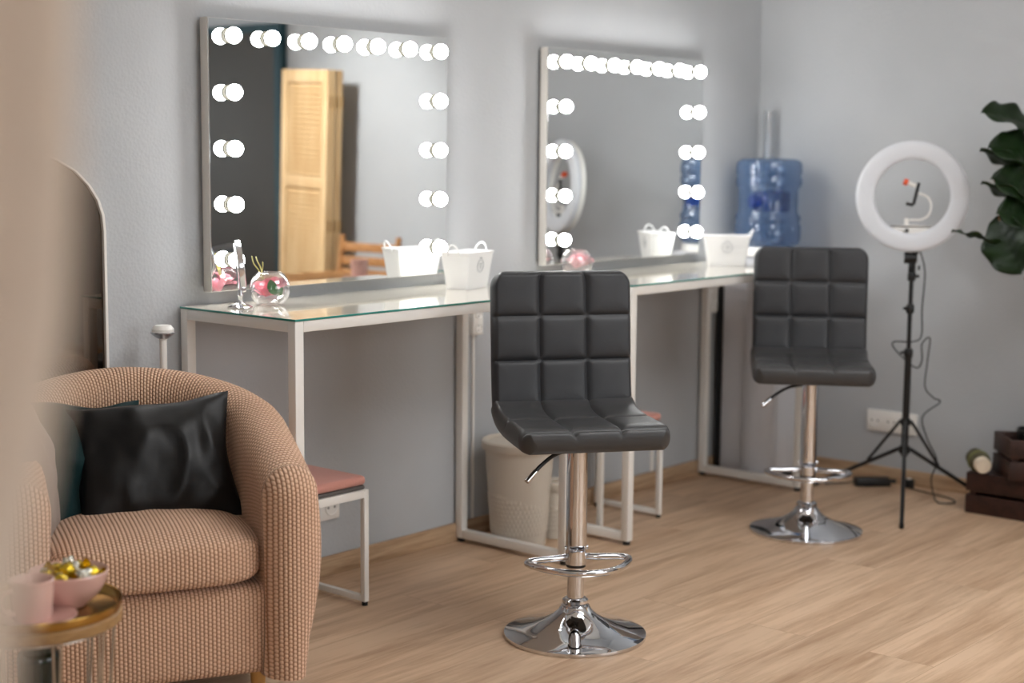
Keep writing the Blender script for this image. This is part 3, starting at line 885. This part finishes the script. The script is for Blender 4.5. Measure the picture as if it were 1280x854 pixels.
def planter(loc, rotz, label):
    t = thing('tin_planter', label, 'planter', loc, rotz, 'white tin planters with ring handles')
    hb, ht, db, dt, h = .0725, .089, .040, .052, .120
    bm = BM()
    def ringv(a, b, z, r=.008):
        out = []
        for sx, sy, a0 in ((1, 1, 0), (-1, 1, PI / 2), (-1, -1, PI), (1, -1, 1.5 * PI)):
            for k in range(4):
                q = a0 + k * PI / 6
                out.append(bm.verts.new((sx * (a - r) + r * math.cos(q), sy * (b - r) + r * math.sin(q), z)))
        return out
    rings = [ringv(hb, db, 0), ringv(hb, db, .003), ringv(ht, dt, h - .006), ringv(ht + .002, dt + .002, h - .005), ringv(ht + .0025, dt + .0025, h - .001), ringv(ht + .001, dt + .001, h), ringv(ht - .002, dt - .002, h - .001), ringv(hb - .002, db - .002, .006)]
    for A, B in zip(rings, rings[1:]):
        for i in range(16): bm.faces.new([A[i], A[(i + 1) % 16], B[(i + 1) % 16], B[i]])
    bm.faces.new(rings[0]); bm.faces.new(rings[-1])
    finish('tin_body', bm, M['tin'], t, angle=40)
    for s in (-1, 1):
        pts = [(s * (ht + .002 + .012 * math.sin(q)), .022 * math.cos(q), h - .012 + .036 * math.sin(q)) for q in [i * PI / 14 for i in range(15)]]
        finish('ring_handle', tube(BM(), pts, .0028, 8), M['tin'], t)
    # round printed emblem: ring, small crown strokes and two lines of lettering
    sl = math.atan((dt - db) / h)
    Mf = Matrix.Translation((0, -(db + .0008), 0)) @ Matrix.Rotation(sl, 4, 'X')
    def onface(x, z): return Mf @ Vector((x, -.0006, z / math.cos(sl)))
    bm = BM()
    cz = .074
    tube(bm, [onface(.021 * math.cos(q), cz + .021 * math.sin(q)) for q in [2 * PI * i / 40 for i in range(40)]], .0007, 6, closed=True)
    tube(bm, [onface(.0175 * math.cos(q), cz + .0175 * math.sin(q)) for q in [2 * PI * i / 40 for i in range(40)]], .0004, 6, closed=True)
    for zz, half_ in ((cz + .006, .010), (cz - .001, .008), (cz - .007, .005)):
        k = int(half_ / .0022)
        for i in range(-k, k + 1):
            x = i * .0022
            tube(bm, [onface(x, zz - .0017), onface(x + .0007 * (i % 2), zz + .0017)], .00045, 5)
            if i % 2: tube(bm, [onface(x - .0008, zz + (.0015 if i % 4 == 1 else -.0015)), onface(x + .0010, zz)], .0004, 5)
    for i in range(-3, 4):
        tube(bm, [onface(i * .0026, cz + .0240), onface(i * .0031, cz + .0275 - .0005 * abs(i))], .0007, 5)
    finish('printed_emblem', bm, M['print'], t)
    return t
planter((3.748, 3.380, GT), math.radians(14), 'white tin planter at the right end of the first table')
planter((5.232, 3.335, GT), math.radians(-53), 'white tin planter beside the blue water bottle')

# ------------------------------------------------------------------ sockets and cables
def outlet_strip(loc, label, w, h, n, horizontal, grp, rotz=0, depth=.028, cat='socket', name='wall_socket'):
    t = thing(name, label, cat, loc, rotz, grp)
    finish('socket_plate', box(BM(), (-w / 2, -depth, -h / 2), (w / 2, 0, h / 2), .004), M['wplastic'], t)
    for k in range(n):
        q = (k - (n - 1) / 2)
        x, z = ((q * w / n, 0) if horizontal else (0, q * h / n))
        r = min(w / n if horizontal else w, h if horizontal else h / n) * .36
        Mx = Matrix.Translation((x, -depth - .0005, z)) @ Matrix.Rotation(PI / 2, 4, 'X')
        s = finish('socket_well', lathe(BM(), [(r, 0), (r, .003), (r * .88, .0035), (r * .84, .001), (.0001, .0008)], 24, Mx, cap=False), M['wplastic'], t)
        bm = BM()
        for dx in (-.32, .32):
            dd = (dx * r * 1.6, 0) if horizontal else (0, dx * r * 1.6)
            lathe(bm, [(r * .17, 0.0009), (r * .17, .0016)], 10, Matrix.Translation((x + dd[0], -depth - .0005, z + dd[1])) @ Matrix.Rotation(PI / 2, 4, 'X'))
        finish('socket_hole', bm, M['grey_hole'], s)
    return t
outlet_strip((3.97, YW - .0005, .762), 'white upright socket strip beside the first table leg', .052, .098, 2, False, 'upright socket strips', name='power_strip')
outlet_strip((5.452, YW - .0005, .752), 'white upright socket strip near the water cooler', .056, .142, 3, False, 'upright socket strips', name='power_strip')
outlet_strip((3.216, YW - .0005, .221), 'triple wall socket low on the wall behind the first pink stool', .222, .08, 3, True, 'triple wall sockets', depth=.014)
outlet_strip((XW - .0005, 2.874, .252), 'triple wall socket low on the wall behind the ring light stand', .222, .088, 3, True, 'triple wall sockets', rotz=-PI / 2, depth=.014)
tag(finish('cable_duct', box(BM(), (3.964, YW - .010, .0635), (3.974, YW - .0005, .7125), .002), M['white_metal']), 'thin white cable duct running down from the first socket strip', 'cable duct')
tag(finish('cable_duct', box(BM(), (5.046, YW - .010, .0635), (5.062, YW - .0005, .21), .002), M['white_metal']), 'short pale cable duct on the wall behind the second pink stool', 'cable duct')

# ------------------------------------------------------------------ water cooler and bottle
wc = thing('water_cooler', 'pale grey floor-standing water cooler in the room corner', 'water cooler', (0, 0, 0))
y0, y1, xf = 3.236, 3.507, 5.485
finish('cabinet', box(BM(), (xf, y0, .022), (5.78, y1, .925), .012, 3), M['cooler'], wc)
bm = BM()
def bulge(u, v):
    y = y0 + .004 + (3.382 - y0 - .004) * u; z = .03 + v * .885
    return Vector((xf - .002 - .036 * math.sin(PI * (.12 + .88 * (1 - u))) ** .7, y, z))
V = grid(bm, 24, 12, bulge)
bk = [[bm.verts.new((xf + .006, v.co.y, v.co.z)) for v in (V[i][0], V[i][-1])] for i in range(len(V))]
for i in range(len(V) - 1):
    bm.faces.new([V[i][0], V[i + 1][0], bk[i + 1][0], bk[i][0]]); bm.faces.new([V[i][-1], V[i + 1][-1], bk[i + 1][1], bk[i][1]])
for i in (0, len(V) - 1): bm.faces.new([v for v in V[i]] + [bk[i][1], bk[i][0]])
finish('front_door', bm, M['cooler'], wc, angle=60)
finish('gap_shade', box(BM(), (xf + .004, y1, .022), (5.76, y1 + .030, .90), .006), M['cooler_dark'], wc)  # dark strip standing in for the shade between cooler and wall
finish('plinth', box(BM(), (xf + .02, y0 + .02, 0), (5.77, y1 - .01, .0225)), M['cooler_dark'], wc)
BXc, BYc = 5.592, 3.366
finish('bottle_seat', lathe(BM(), [(.134, .9245), (.134, .945), (.130, .960), (.118, .963), (.0001, .963)], 48, Matrix.Translation((BXc + .01, BYc + .004, 0))), M['wplastic'], wc)
wb = thing('water_bottle', 'large blue water bottle on top of the cooler', 'bottle', (BXc, BYc, .9635))
R = .1355
prof = [(.0001, .001), (.112, .001), (.126, .008), (R - .001, .028), (R, .045), (R, .080), (R - .006, .092), (R - .006, .100), (R - .001, .112), (R - .001, .118)]
prof += [(R - .012, .134), (R - .014, .142), (R - .014, .228), (R - .012, .236)]
prof += [(R - .001, .250), (R, .258), (R, .276), (R - .005, .284), (R - .005, .290), (R, .298), (R, .328), (R - .006, .346), (R - .024, .357), (.06, .359), (.0001, .357)]
finish('bottle_shell', lathe(BM(), prof, 56, cap=False), M['bluewater'], wb)
bm = BM(); ad = math.atan2(-.545, -.839)
Mh = Matrix.Rotation(ad + math.radians(20), 4, 'Z')
box(bm, (-.02, -.062, .142), (.112, .055, .226), .014, 3, Mh); tube(bm, [Mh @ Vector((.055, .058, .185)), Mh @ Vector((.085, -.11, .185))], .026, 14)
finish('grip_recess', bm, M['bluehandle'], wb)
finish('cup_tube', lathe(BM(), [(.021, .925), (.022, 1.518), (.024, 1.522), (.0225, 1.524), (.0195, 1.52), (.019, .93)], 24, Matrix.Translation((5.752, 3.470, 0)), cap=False), M['tube'], wc)

# ------------------------------------------------------------------ ring light on tripod
RP = Vector((5.46, 2.65, 0))
rl = thing('ring_light', 'white ring light on a black tripod stand', 'ring light', RP)
feet = [Vector((5.085, 2.467, 0)), Vector((5.745, 2.435, 0)), Vector((5.53, 3.07, 0))]
rd = Vector((-.885, -.455, .06)).normalized()
rc = Vector((-.004, .008, 1.187))
Mr = Matrix.Translation(rc) @ rot_to(rd)
prof = []
for i in range(24):
    q = 2 * PI * i / 24
    prof.append(((.1735) + .0355 * math.copysign(abs(math.cos(q)) ** .8, math.cos(q)), .012 + .017 * math.copysign(abs(math.sin(q)) ** .7, math.sin(q))))
prof.append(prof[0])
finish('ring_diffuser', lathe(BM(), prof, 96, Mr, cap=False), M['ringwhite'], rl)
finish('ring_housing', lathe(BM(), [(.141, -.001), (.141, -.020), (.147, -.026), (.200, -.026), (.206, -.020), (.206, -.001), (.141, -.001)], 96, Mr, cap=False), M['wplastic'], rl)
# local frame of the ring plane
ex = Mr.to_3x3() @ Vector((1, 0, 0)); ey = Mr.to_3x3() @ Vector((0, 1, 0))
upv = ey if abs(ey.z) > abs(ex.z) else ex
upv = upv if upv.z > 0 else -upv
sdv = upv.cross(rd).normalized()
if sdv.dot(Vector((.648, -.761, 0))) < 0: sdv = -sdv       # points to the viewer's right
def RPt(a, b, c=0.): return rc + sdv * a + upv * b + rd * c
bm = BM()
A = []; B = []
for i in range(21):
    q = math.radians(-130 + 80 * i / 20)
    A.append(bm.verts.new(RPt(.144 * math.cos(q), .144 * math.sin(q), -.010)))
hi = -.106
for x in [.093, .05, 0, -.05, -.093]:
    B.append((x, hi - .012 * (abs(x) / .093) ** 2))
Bv = [bm.verts.new(RPt(x, y, -.010)) for x, y in B]
f = bm.faces.new(A + Bv)
ext = bmesh.ops.extrude_face_region(bm, geom=[f])
for v in ext['geom']:
    if isinstance(v, bmesh.types.BMVert): v.co += rd * .016
finish('mount_bracket', bm, M['wplastic'], rl)
bm = BM()
tube(bm, [RPt(-.016, -.128, .0), RPt(-.016, -.128, .022)], .007, 12)
finish('bracket_screw', bm, M['black'], rl)
finish('clamp_foot', lathe(BM(), [(.009, 0), (.009, .028), (.005, .03)], 14, Matrix.Translation(RPt(-.018, -.112, -.004))), M['wplastic'], rl)
bm = tube(BM(), smooth_path([RPt(-.016, -.092, -.003), RPt(.0, -.088, -.003), RPt(.035, -.086, -.003), RPt(.062, -.068, -.003), RPt(.07, -.03, -.003), RPt(.055, .0, -.003), RPt(.022, .013, -.003)], 6), .0042, 10)
finish('gooseneck', bm, M['wplastic'], rl)
cl = finish('phone_clamp', tube(BM(), [RPt(.022, .052, .002), RPt(.006, -.026, .002), RPt(.001, -.032, .002), RPt(-.022, -.026, .002)], .0065, 8), M['blackmetal'], rl)
finish('clamp_arm', tube(BM(), [RPt(.012, .040, .004), RPt(-.020, .052, .004)], .009, 12), M['wplastic'], cl)
finish('clamp_tip', tube(BM(), [RPt(-.018, .051, .004), RPt(-.034, .057, .004)], .0125, 12), M['orange'], cl)
# stand
def V3(p): return Vector(p) - RP
finish('pole', lathe(BM(), [(.0105, .20), (.0105, .60), (.0085, .60), (.0085, .90)], 20), M['blackmetal'], rl)
finish('lower_tube', lathe(BM(), [(.0135, .19), (.0135, .585)], 20), M['blackmetal'], rl)
for z, r, s in ((.592, .017, -1), (.762, .015, -1), (.886, .0155, 1)):
    k = finish('clamp_collar', lathe(BM(), [(r - .003, z - .018), (r, z - .014), (r, z + .012), (r - .003, z + .016)], 20), M['black'], rl)
    d = sdv * s
    finish('clamp_knob', tube(BM(), [Vector((0, 0, z)) + d * r, Vector((0, 0, z)) + d * (r + .012), Vector((0, 0, z)) + d * (r + .013)], .006, 10), M['black'], k)
bm = BM(); box(bm, (-.011, -.011, .90), (.011, .011, .945), .003)
tube(bm, [Vector((0, 0, .955)) - sdv * .030, Vector((0, 0, .955)) - sdv * .006], .022, 18)
tube(bm, [Vector((0, 0, .955)) - sdv * .006, Vector((0, 0, .955)) + sdv * .018], .018, 18)
tube(bm, [Vector((0, 0, .94)), Vector((.008, -.009, .985))], .012, 14)
tube(bm, [Vector((0, 0, .918)) + sdv * .022, Vector((0, 0, .918)) + sdv * .030], .009, 12)
finish('tilt_joint', bm, M['black'], rl)
hub = Vector((0, 0, .215)); up = Vector((0, 0, .325))
finish('leg_hub', lathe(BM(), [(.016, .200), (.021, .203), (.021, .228), (.016, .232)], 20), M['black'], rl)
finish('strut_hub', lathe(BM(), [(.015, .310), (.019, .313), (.019, .334), (.015, .338)], 20), M['black'], rl)
for f_ in feet:
    d = V3(f_); d.z = 0; dn = d.normalized()
    a = hub + dn * .026; b = Vector((d.x, d.y, .008))
    lg = finish('leg', tube(BM(), [hub + dn * .012, a, a.lerp(b, .97)], .0078, 10), M['blackmetal'], rl)
    finish('foot', tube(BM(), [a.lerp(b, .965), b], .0088, 10), M['rubber'], lg)
    m_ = a.lerp(b, .36)
    finish('strut', tube(BM(), [up + dn * .014, up + dn * .024, m_ + Vector((0, 0, .008))], .006, 8), M['blackmetal'], rl)
# power cord and adapter
cp = [(5.500, 2.640, .985), (5.541, 2.635, .897), (5.519, 2.630, .76), (5.515, 2.626, .655), (5.49, 2.65, .632), (5.435, 2.700, .632), (5.435, 2.690, .60), (5.48, 2.63, .535), (5.505, 2.615, .56), (5.50, 2.615, .625), (5.535, 2.60, .645),
      (5.52, 2.60, .55), (5.51, 2.60, .46), (5.53, 2.575, .419), (5.55, 2.555, .40), (5.50, 2.60, .345), (5.515, 2.585, .26), (5.565, 2.565, .17), (5.60, 2.60, .09), (5.62, 2.60, .03), (5.56, 2.55, .006), (5.60, 2.50, .006), (5.66, 2.55, .006), (5.70, 2.68, .006), (5.735, 2.79, .008)]
finish('power_cord', tube(BM(), smooth_path([V3(p) for p in cp], 8), .0028, 8), M['black'], rl)
ad_ = thing('power_adapter', 'black power adapter lying on the floor by the baseboard', 'adapter', (5.688, 2.898, 0), math.atan2(-.111, .104))
finish('adapter_body', box(BM(), (-.072, -.028, .001), (.072, .028, .034), .006, 3), M['black'], ad_)
finish('output_lead', tube(BM(), smooth_path([(-.072, 0, .018), (-.10, .005, .012), (-.13, .03, .005), (-.19, .02, .005)], 5), .0032, 8), M['black'], ad_)
finish('input_plug', tube(BM(), [(.072, 0, .018), (.098, 0, .018)], .009, 10), M['black'], ad_)
pl = thing('cord_plug', 'small black plug with pale face lying behind the tripod leg', 'plug', (5.757, 2.768, .001), .4)
finish('plug_body', lathe(BM(), [(.019, 0), (.021, .004), (.021, .028), (.016, .034)], 20), M['black'], pl)
finish('plug_face', lathe(BM(), [(.0001, .0345), (.009, .0345), (.009, .037), (.0001, .037)], 16), M['wplastic'], pl)

# ------------------------------------------------------------------ crates, log and fig plant
def slatted(bm, L_, D_, h, n, gap, closed_top=False):
    sh = (h - gap * (n - 1)) / n; th = .012
    for k in range(n):
        z = k * (sh + gap)
        box(bm, (0, 0, z), (th, D_, z + sh), .0015); box(bm, (L_ - th, 0, z), (L_, D_, z + sh), .0015)
        box(bm, (th, 0, z), (L_ - th, th, z + sh), .0015); box(bm, (th, D_ - th, z), (L_ - th, D_, z + sh), .0015)
    for x in (th, L_ - th - .022):
        for y in (th, D_ - th - .022): box(bm, (x, y, 0), (x + .022, y + .022, h - .003))
    zt = (h - .010, h - .0005) if closed_top else (.002, .012)
    box(bm, (th, th, zt[0]), (L_ - th, D_ - th, zt[1]))
    return bm
c1 = tag(finish('wooden_crate', slatted(BM(), .285, .47, .155, 2, .014, True), M['crate'], None, loc=(5.503, 1.945, 0)), 'dark brown slatted crate turned over on the floor, bottom of the pair', 'crate', 'dark slatted crates')
c2 = tag(finish('wooden_crate', slatted(BM(), .20, .30, .150, 2, .012), M['crate'], None, loc=(5.452, 2.228, .156)), 'open dark brown crate set askew on the lower crate', 'crate', 'dark slatted crates')
c2.rotation_euler.z = math.radians(40)
c2.data.transform(Matrix.Translation((0, -.30, 0)))
lg = thing('log_roll', 'short pale-ended log wrapped in moss and twine, on the lower crate', 'log', (5.541, 2.385, .1955), 0)
dl = Vector((-.75, -.62, -.10)).normalized()
Ml = Matrix.Translation(dl * -.055) @ rot_to(dl)
bm = lathe(BM(), [(.0001, .0), (.030, .0), (.036, .006), (.038, .05), (.037, .085), (.034, .094)], 28, Ml)
for v in bm.verts: v.co *= 1 + .05 * noise.noise(v.co * 70)
finish('mossy_bark', bm, M['moss'], lg, angle=60)
finish('cut_end', lathe(BM(), [(.0305, .093), (.0305, .118), (.027, .123), (.0001, .124)], 28, Ml), M['logend'], lg)
bm = BM()
for z in (.05, .058, .066): tube(bm, [Ml @ Vector((.0395 * math.cos(2 * PI * i / 28), .0395 * math.sin(2 * PI * i / 28), z)) for i in range(28)], .0025, 6, closed=True)
finish('twine', bm, M['twine'], lg)

PB = Vector((5.600, 2.185, .1695))
fg = thing('fig_plant', 'dark green fiddle-leaf plant in the upper crate at right edge', 'plant', PB)
finish('pot', lathe(BM(), [(.0001, .0), (.058, .0), (.062, .004), (.074, .150), (.077, .152), (.077, .165), (.072, .165), (.068, .148), (.0001, .146)], 36, cap=False), M['pot'], fg)
finish('soil', lathe(BM(), [(.0001, .150), (.067, .147)], 24, cap=False), M['soil'], fg)
stem_pts = [(5.600, 2.185, .30), (5.585, 2.19, .5), (5.53, 2.18, .72), (5.475, 2.18, .82), (5.462, 2.19, .90), (5.475, 2.195, 1.04), (5.50, 2.20, 1.2), (5.52, 2.20, 1.36), (5.53, 2.205, 1.55)]
sp = smooth_path([Vector(p) - PB for p in stem_pts], 6)
bm = tube(BM(), sp, .01, 10, radii=[.0105 - .005 * i / len(sp) for i in range(len(sp))])
tube(bm, [Vector((5.463, 2.19, .885)) - PB, Vector((5.448, 2.205, .905)) - PB], .004, 8)
finish('stem', bm, M['figstem'], fg)
def figleaf(base, tip, width, face, droop=.12, fold=.18):
    width *= 1.3; b = Vector(base) - PB; t_ = Vector(tip) - PB
    ax = t_ - b; ln = ax.length; ax.normalize()
    fv = Vector(face); fv = (fv - ax * fv.dot(ax)).normalized(); sd = ax.cross(fv)
    bm = BM()
    def fn(u, v):
        k = v * 2 - 1
        w = width * .5 * (math.sin(PI * min(1, u ** .75)) ** .62) * (.72 + .38 * u)
        if u > .97: w *= .35
        wav = .010 * math.sin(u * 15 + k * 2) * k * k
        rib = -.004 * abs(math.sin(u * 21 + abs(k) * 3))
        return b + ax * (u * ln) + sd * (w * k) + fv * (fold * w * abs(k) - droop * ln * (u - .5) ** 2 * 1.6 + droop * ln * .4 + wav + rib * (1 - abs(k)))
    grid(bm, 22, 12, fn)
    # petiole
    o = finish('leaf', bm, M['figleaf'], fg, angle=80)
    sm = o.modifiers.new('leaf_thickness', 'SOLIDIFY'); sm.thickness = .0012
    near = min(sp, key=lambda p: (p - b).length + .5 * max(0, p.z - b.z))
    finish('petiole', tube(BM(), [near, near.lerp(b, .5) + Vector((0, 0, .006)), b + fv * droop * ln * .0, b + ax * .02 + fv * (droop * ln * .1)], .003, 6), M['figstem'], o)
CAM = Vector((-.92, -.38, .1))
figleaf((5.525, 2.215, 1.440), (5.318, 2.338, 1.498), .125, (-.6, -.3, .75))
figleaf((5.520, 2.20, 1.355), (5.322, 2.307, 1.372), .125, (-.85, -.2, .4))
figleaf((5.505, 2.215, 1.250), (5.302, 2.330, 1.367), .085, (-.1, .35, .9))
figleaf((5.512, 2.205, 1.222), (5.322, 2.290, 1.262), .125, (-.85, -.3, .35))
figleaf((5.495, 2.20, 1.128), (5.298, 2.318, 1.250), .085, (-.15, .3, .9))
figleaf((5.500, 2.195, 1.135), (5.325, 2.265, 1.140), .13, (-.9, -.3, .3))
figleaf((5.425, 2.268, 1.010), (5.214, 2.383, 1.078), .05, (-.2, .2, .95), droop=.06)
figleaf((5.405, 2.296, 1.128), (5.372, 2.188, .925), .165, (-.95, .25, .1))
figleaf((5.540, 2.165, 1.30), (5.50, 1.985, 1.40), .13, (-.6, -.3, .7))
figleaf((5.530, 2.160, 1.18), (5.46, 1.985, 1.25), .13, (-.8, -.2, .5))
figleaf((5.515, 2.160, 1.05), (5.47, 1.985, 1.10), .13, (-.8, -.2, .5))
figleaf((5.535, 2.190, 1.50), (5.49, 2.05, 1.60), .12, (-.7, -.3, .6))
figleaf((5.530, 2.180, 1.42), (5.42, 2.09, 1.50), .12, (-.8, -.3, .5))
figleaf((5.500, 2.175, 1.02), (5.42, 2.09, .97), .12, (-.9, -.2, .4))
figleaf((5.510, 2.190, 1.16), (5.40, 2.12, 1.07), .13, (-.9, -.3, .3))

# ------------------------------------------------------------------ things seen only in the mirrors
fs = thing('folding_screen', 'folded pale pine louvre screen leaning on the wall, seen in the mirror', 'room divider', (5.60, .735, 0), 0)
def louvre(parent, x0, shift):
    t = .022; w = .39; hh = 1.745
    bm = BM()
    for y in (-w / 2, w / 2 - .045): box(bm, (x0, y + shift, 0.002), (x0 + t, y + .045 + shift, hh), .002)
    for z in (.002, .55, 1.12, hh - .07): box(bm, (x0, -w / 2 + .045 + shift, z), (x0 + t, w / 2 - .045 + shift, z + .07), .002)
    pn = finish('screen_panel', bm, M['pine'], parent)
    bm = BM()
    for a, b_ in ((.075, .545), (.625, 1.115), (1.195, hh - .075)):
        n = int((b_ - a) / .026)
        for k in range(n):
            z = a + (k + .5) * (b_ - a) / n
            Mx = Matrix.Translation((x0 + t / 2, shift, z)) @ Matrix.Rotation(math.radians(38), 4, 'Y')
            box(bm, (-.003, -w / 2 + .046, -.016), (.003, w / 2 - .046, .016), M=Mx)
    finish('louvre_slats', bm, M['pine'], pn, smooth=False)
    bm = BM()
    for z in (.2, .9, 1.55): box(bm, (x0 + t - .002, w / 2 + shift - .001, z), (x0 + t + .004, w / 2 + shift + .003, z + .06))
    finish('hinge', bm, M['brass'], pn)
for k in range(4): louvre(fs, k * .0255, .004 * (k % 2))
fs.rotation_euler = (math.radians(-2.2), 0, math.radians(4))
fs.location.z = .016
gc = thing('folding_chair', 'slatted wooden folding chair by the wall, seen in the mirror', 'chair', (5.44, 1.27, 0), math.radians(90))
# chair faces local -Y; after the turn it faces -X... the back stands nearest the wall
fr = Matrix.Rotation(PI, 4, 'Z')
gc.rotation_euler.z = -PI / 2
bm = BM()
for s in (-1, 1):
    tube(bm, [(s * .205, -.20, .02), (s * .205, .12, .52), (s * .205, .18, .90)], .015, 8)
finish('back_post', bm, M['garden'], gc)
bm = BM()
for s in (-1, 1): tube(bm, [(s * .18, .22, .02), (s * .18, -.19, .44)], .014, 8)
finish('cross_leg', bm, M['garden'], gc)
bm = BM()
for z in (.70, .765, .835): box(bm, (-.19, .147 + (z - .7) * .16, z - .02), (.19, .162 + (z - .7) * .16, z + .026), .003)
finish('back_slat', bm, M['garden'], gc)
bm = BM()
for k in range(6): box(bm, (-.165, -.20 + k * .058, .452), (.165, -.155 + k * .058, .470), .003)
finish('seat_slat', bm, M['garden'], gc)
gt = thing('garden_table', 'small wooden folding table holding a pink cup, seen in the mirror', 'table', (5.16, 1.47, 0), math.radians(0))
bm = BM()
for k in range(6): box(bm, (-.24 + k * .081, -.27, .708), (-.24 + k * .081 + .076, .27, .728), .003)
finish('tabletop', bm, M['garden'], gt)
bm = BM()
for s in (-1, 1):
    box(bm, (-.235, s * .22 - .012, .685), (.24, s * .22 + .012, .708))
    tube(bm, [(-.22, s * .22, .012), (.2, s * .22, .69)], .014, 8); tube(bm, [(.22, s * .19, .012), (-.2, s * .19, .69)], .014, 8)
finish('cross_leg', bm, M['garden'], gt)
vessel('saucer', 'pink saucer on the small wooden table, seen in the mirror', 'saucer', [(.0001, 0), (.05, 0), (.085, .006), (.084, .008), (.05, .003), (.0001, .003)], (5.20, 1.62, .7285), M['pink'])
vessel('cup', 'pink cup on the small wooden table, seen in the mirror', 'cup', [(.0001, 0), (.034, 0), (.038, .01), (.045, .085), (.043, .085), (.036, .01), (.0001, .006)], (5.20, 1.62, .7325), M['pink'])

# ------------------------------------------------------------------ world, camera, view
w = bpy.data.worlds.new('room_world'); scene.world = w; w.use_nodes = True
w.node_tree.nodes['Background'].inputs[0].default_value = (.6, .65, .7, 1)
w.node_tree.nodes['Background'].inputs[1].default_value = .3

yaw, pitch, roll = math.radians(40.361), math.radians(7.0685), math.radians(.5239)
F = Vector((math.cos(yaw) * math.cos(pitch), math.sin(yaw) * math.cos(pitch), -math.sin(pitch)))
Rv = Vector((math.sin(yaw), -math.cos(yaw), 0)); Uv = Rv.cross(F)
R2 = Rv * math.cos(roll) + Uv * math.sin(roll); U2 = Uv * math.cos(roll) - Rv * math.sin(roll)
cd = bpy.data.cameras.new('camera'); cam = bpy.data.objects.new('camera', cd); COL.objects.link(cam)
Mc = Matrix((R2, U2, -F)).transposed().to_4x4(); Mc.translation = Vector((0, 0, 1.35))
cam.matrix_world = Mc
cd.sensor_width = 36; cd.lens = 1936.3 * 36 / 1280
cd.clip_start = .05; cd.clip_end = 60
cd.dof.use_dof = True; cd.dof.focus_distance = 4.05; cd.dof.aperture_fstop = 1.9
scene.camera = cam

vs = scene.view_settings
scene.display_settings.display_device = 'sRGB'
vs.view_transform = 'Standard'; vs.look = 'None'; vs.gamma = 1; vs.exposure = 0.6
vs.use_curve_mapping = False
cy = scene.cycles
cy.use_denoising = True
cy.max_bounces = 10; cy.transparent_max_bounces = 16; cy.diffuse_bounces = 5; cy.glossy_bounces = 6
cy.sample_clamp_indirect = 8
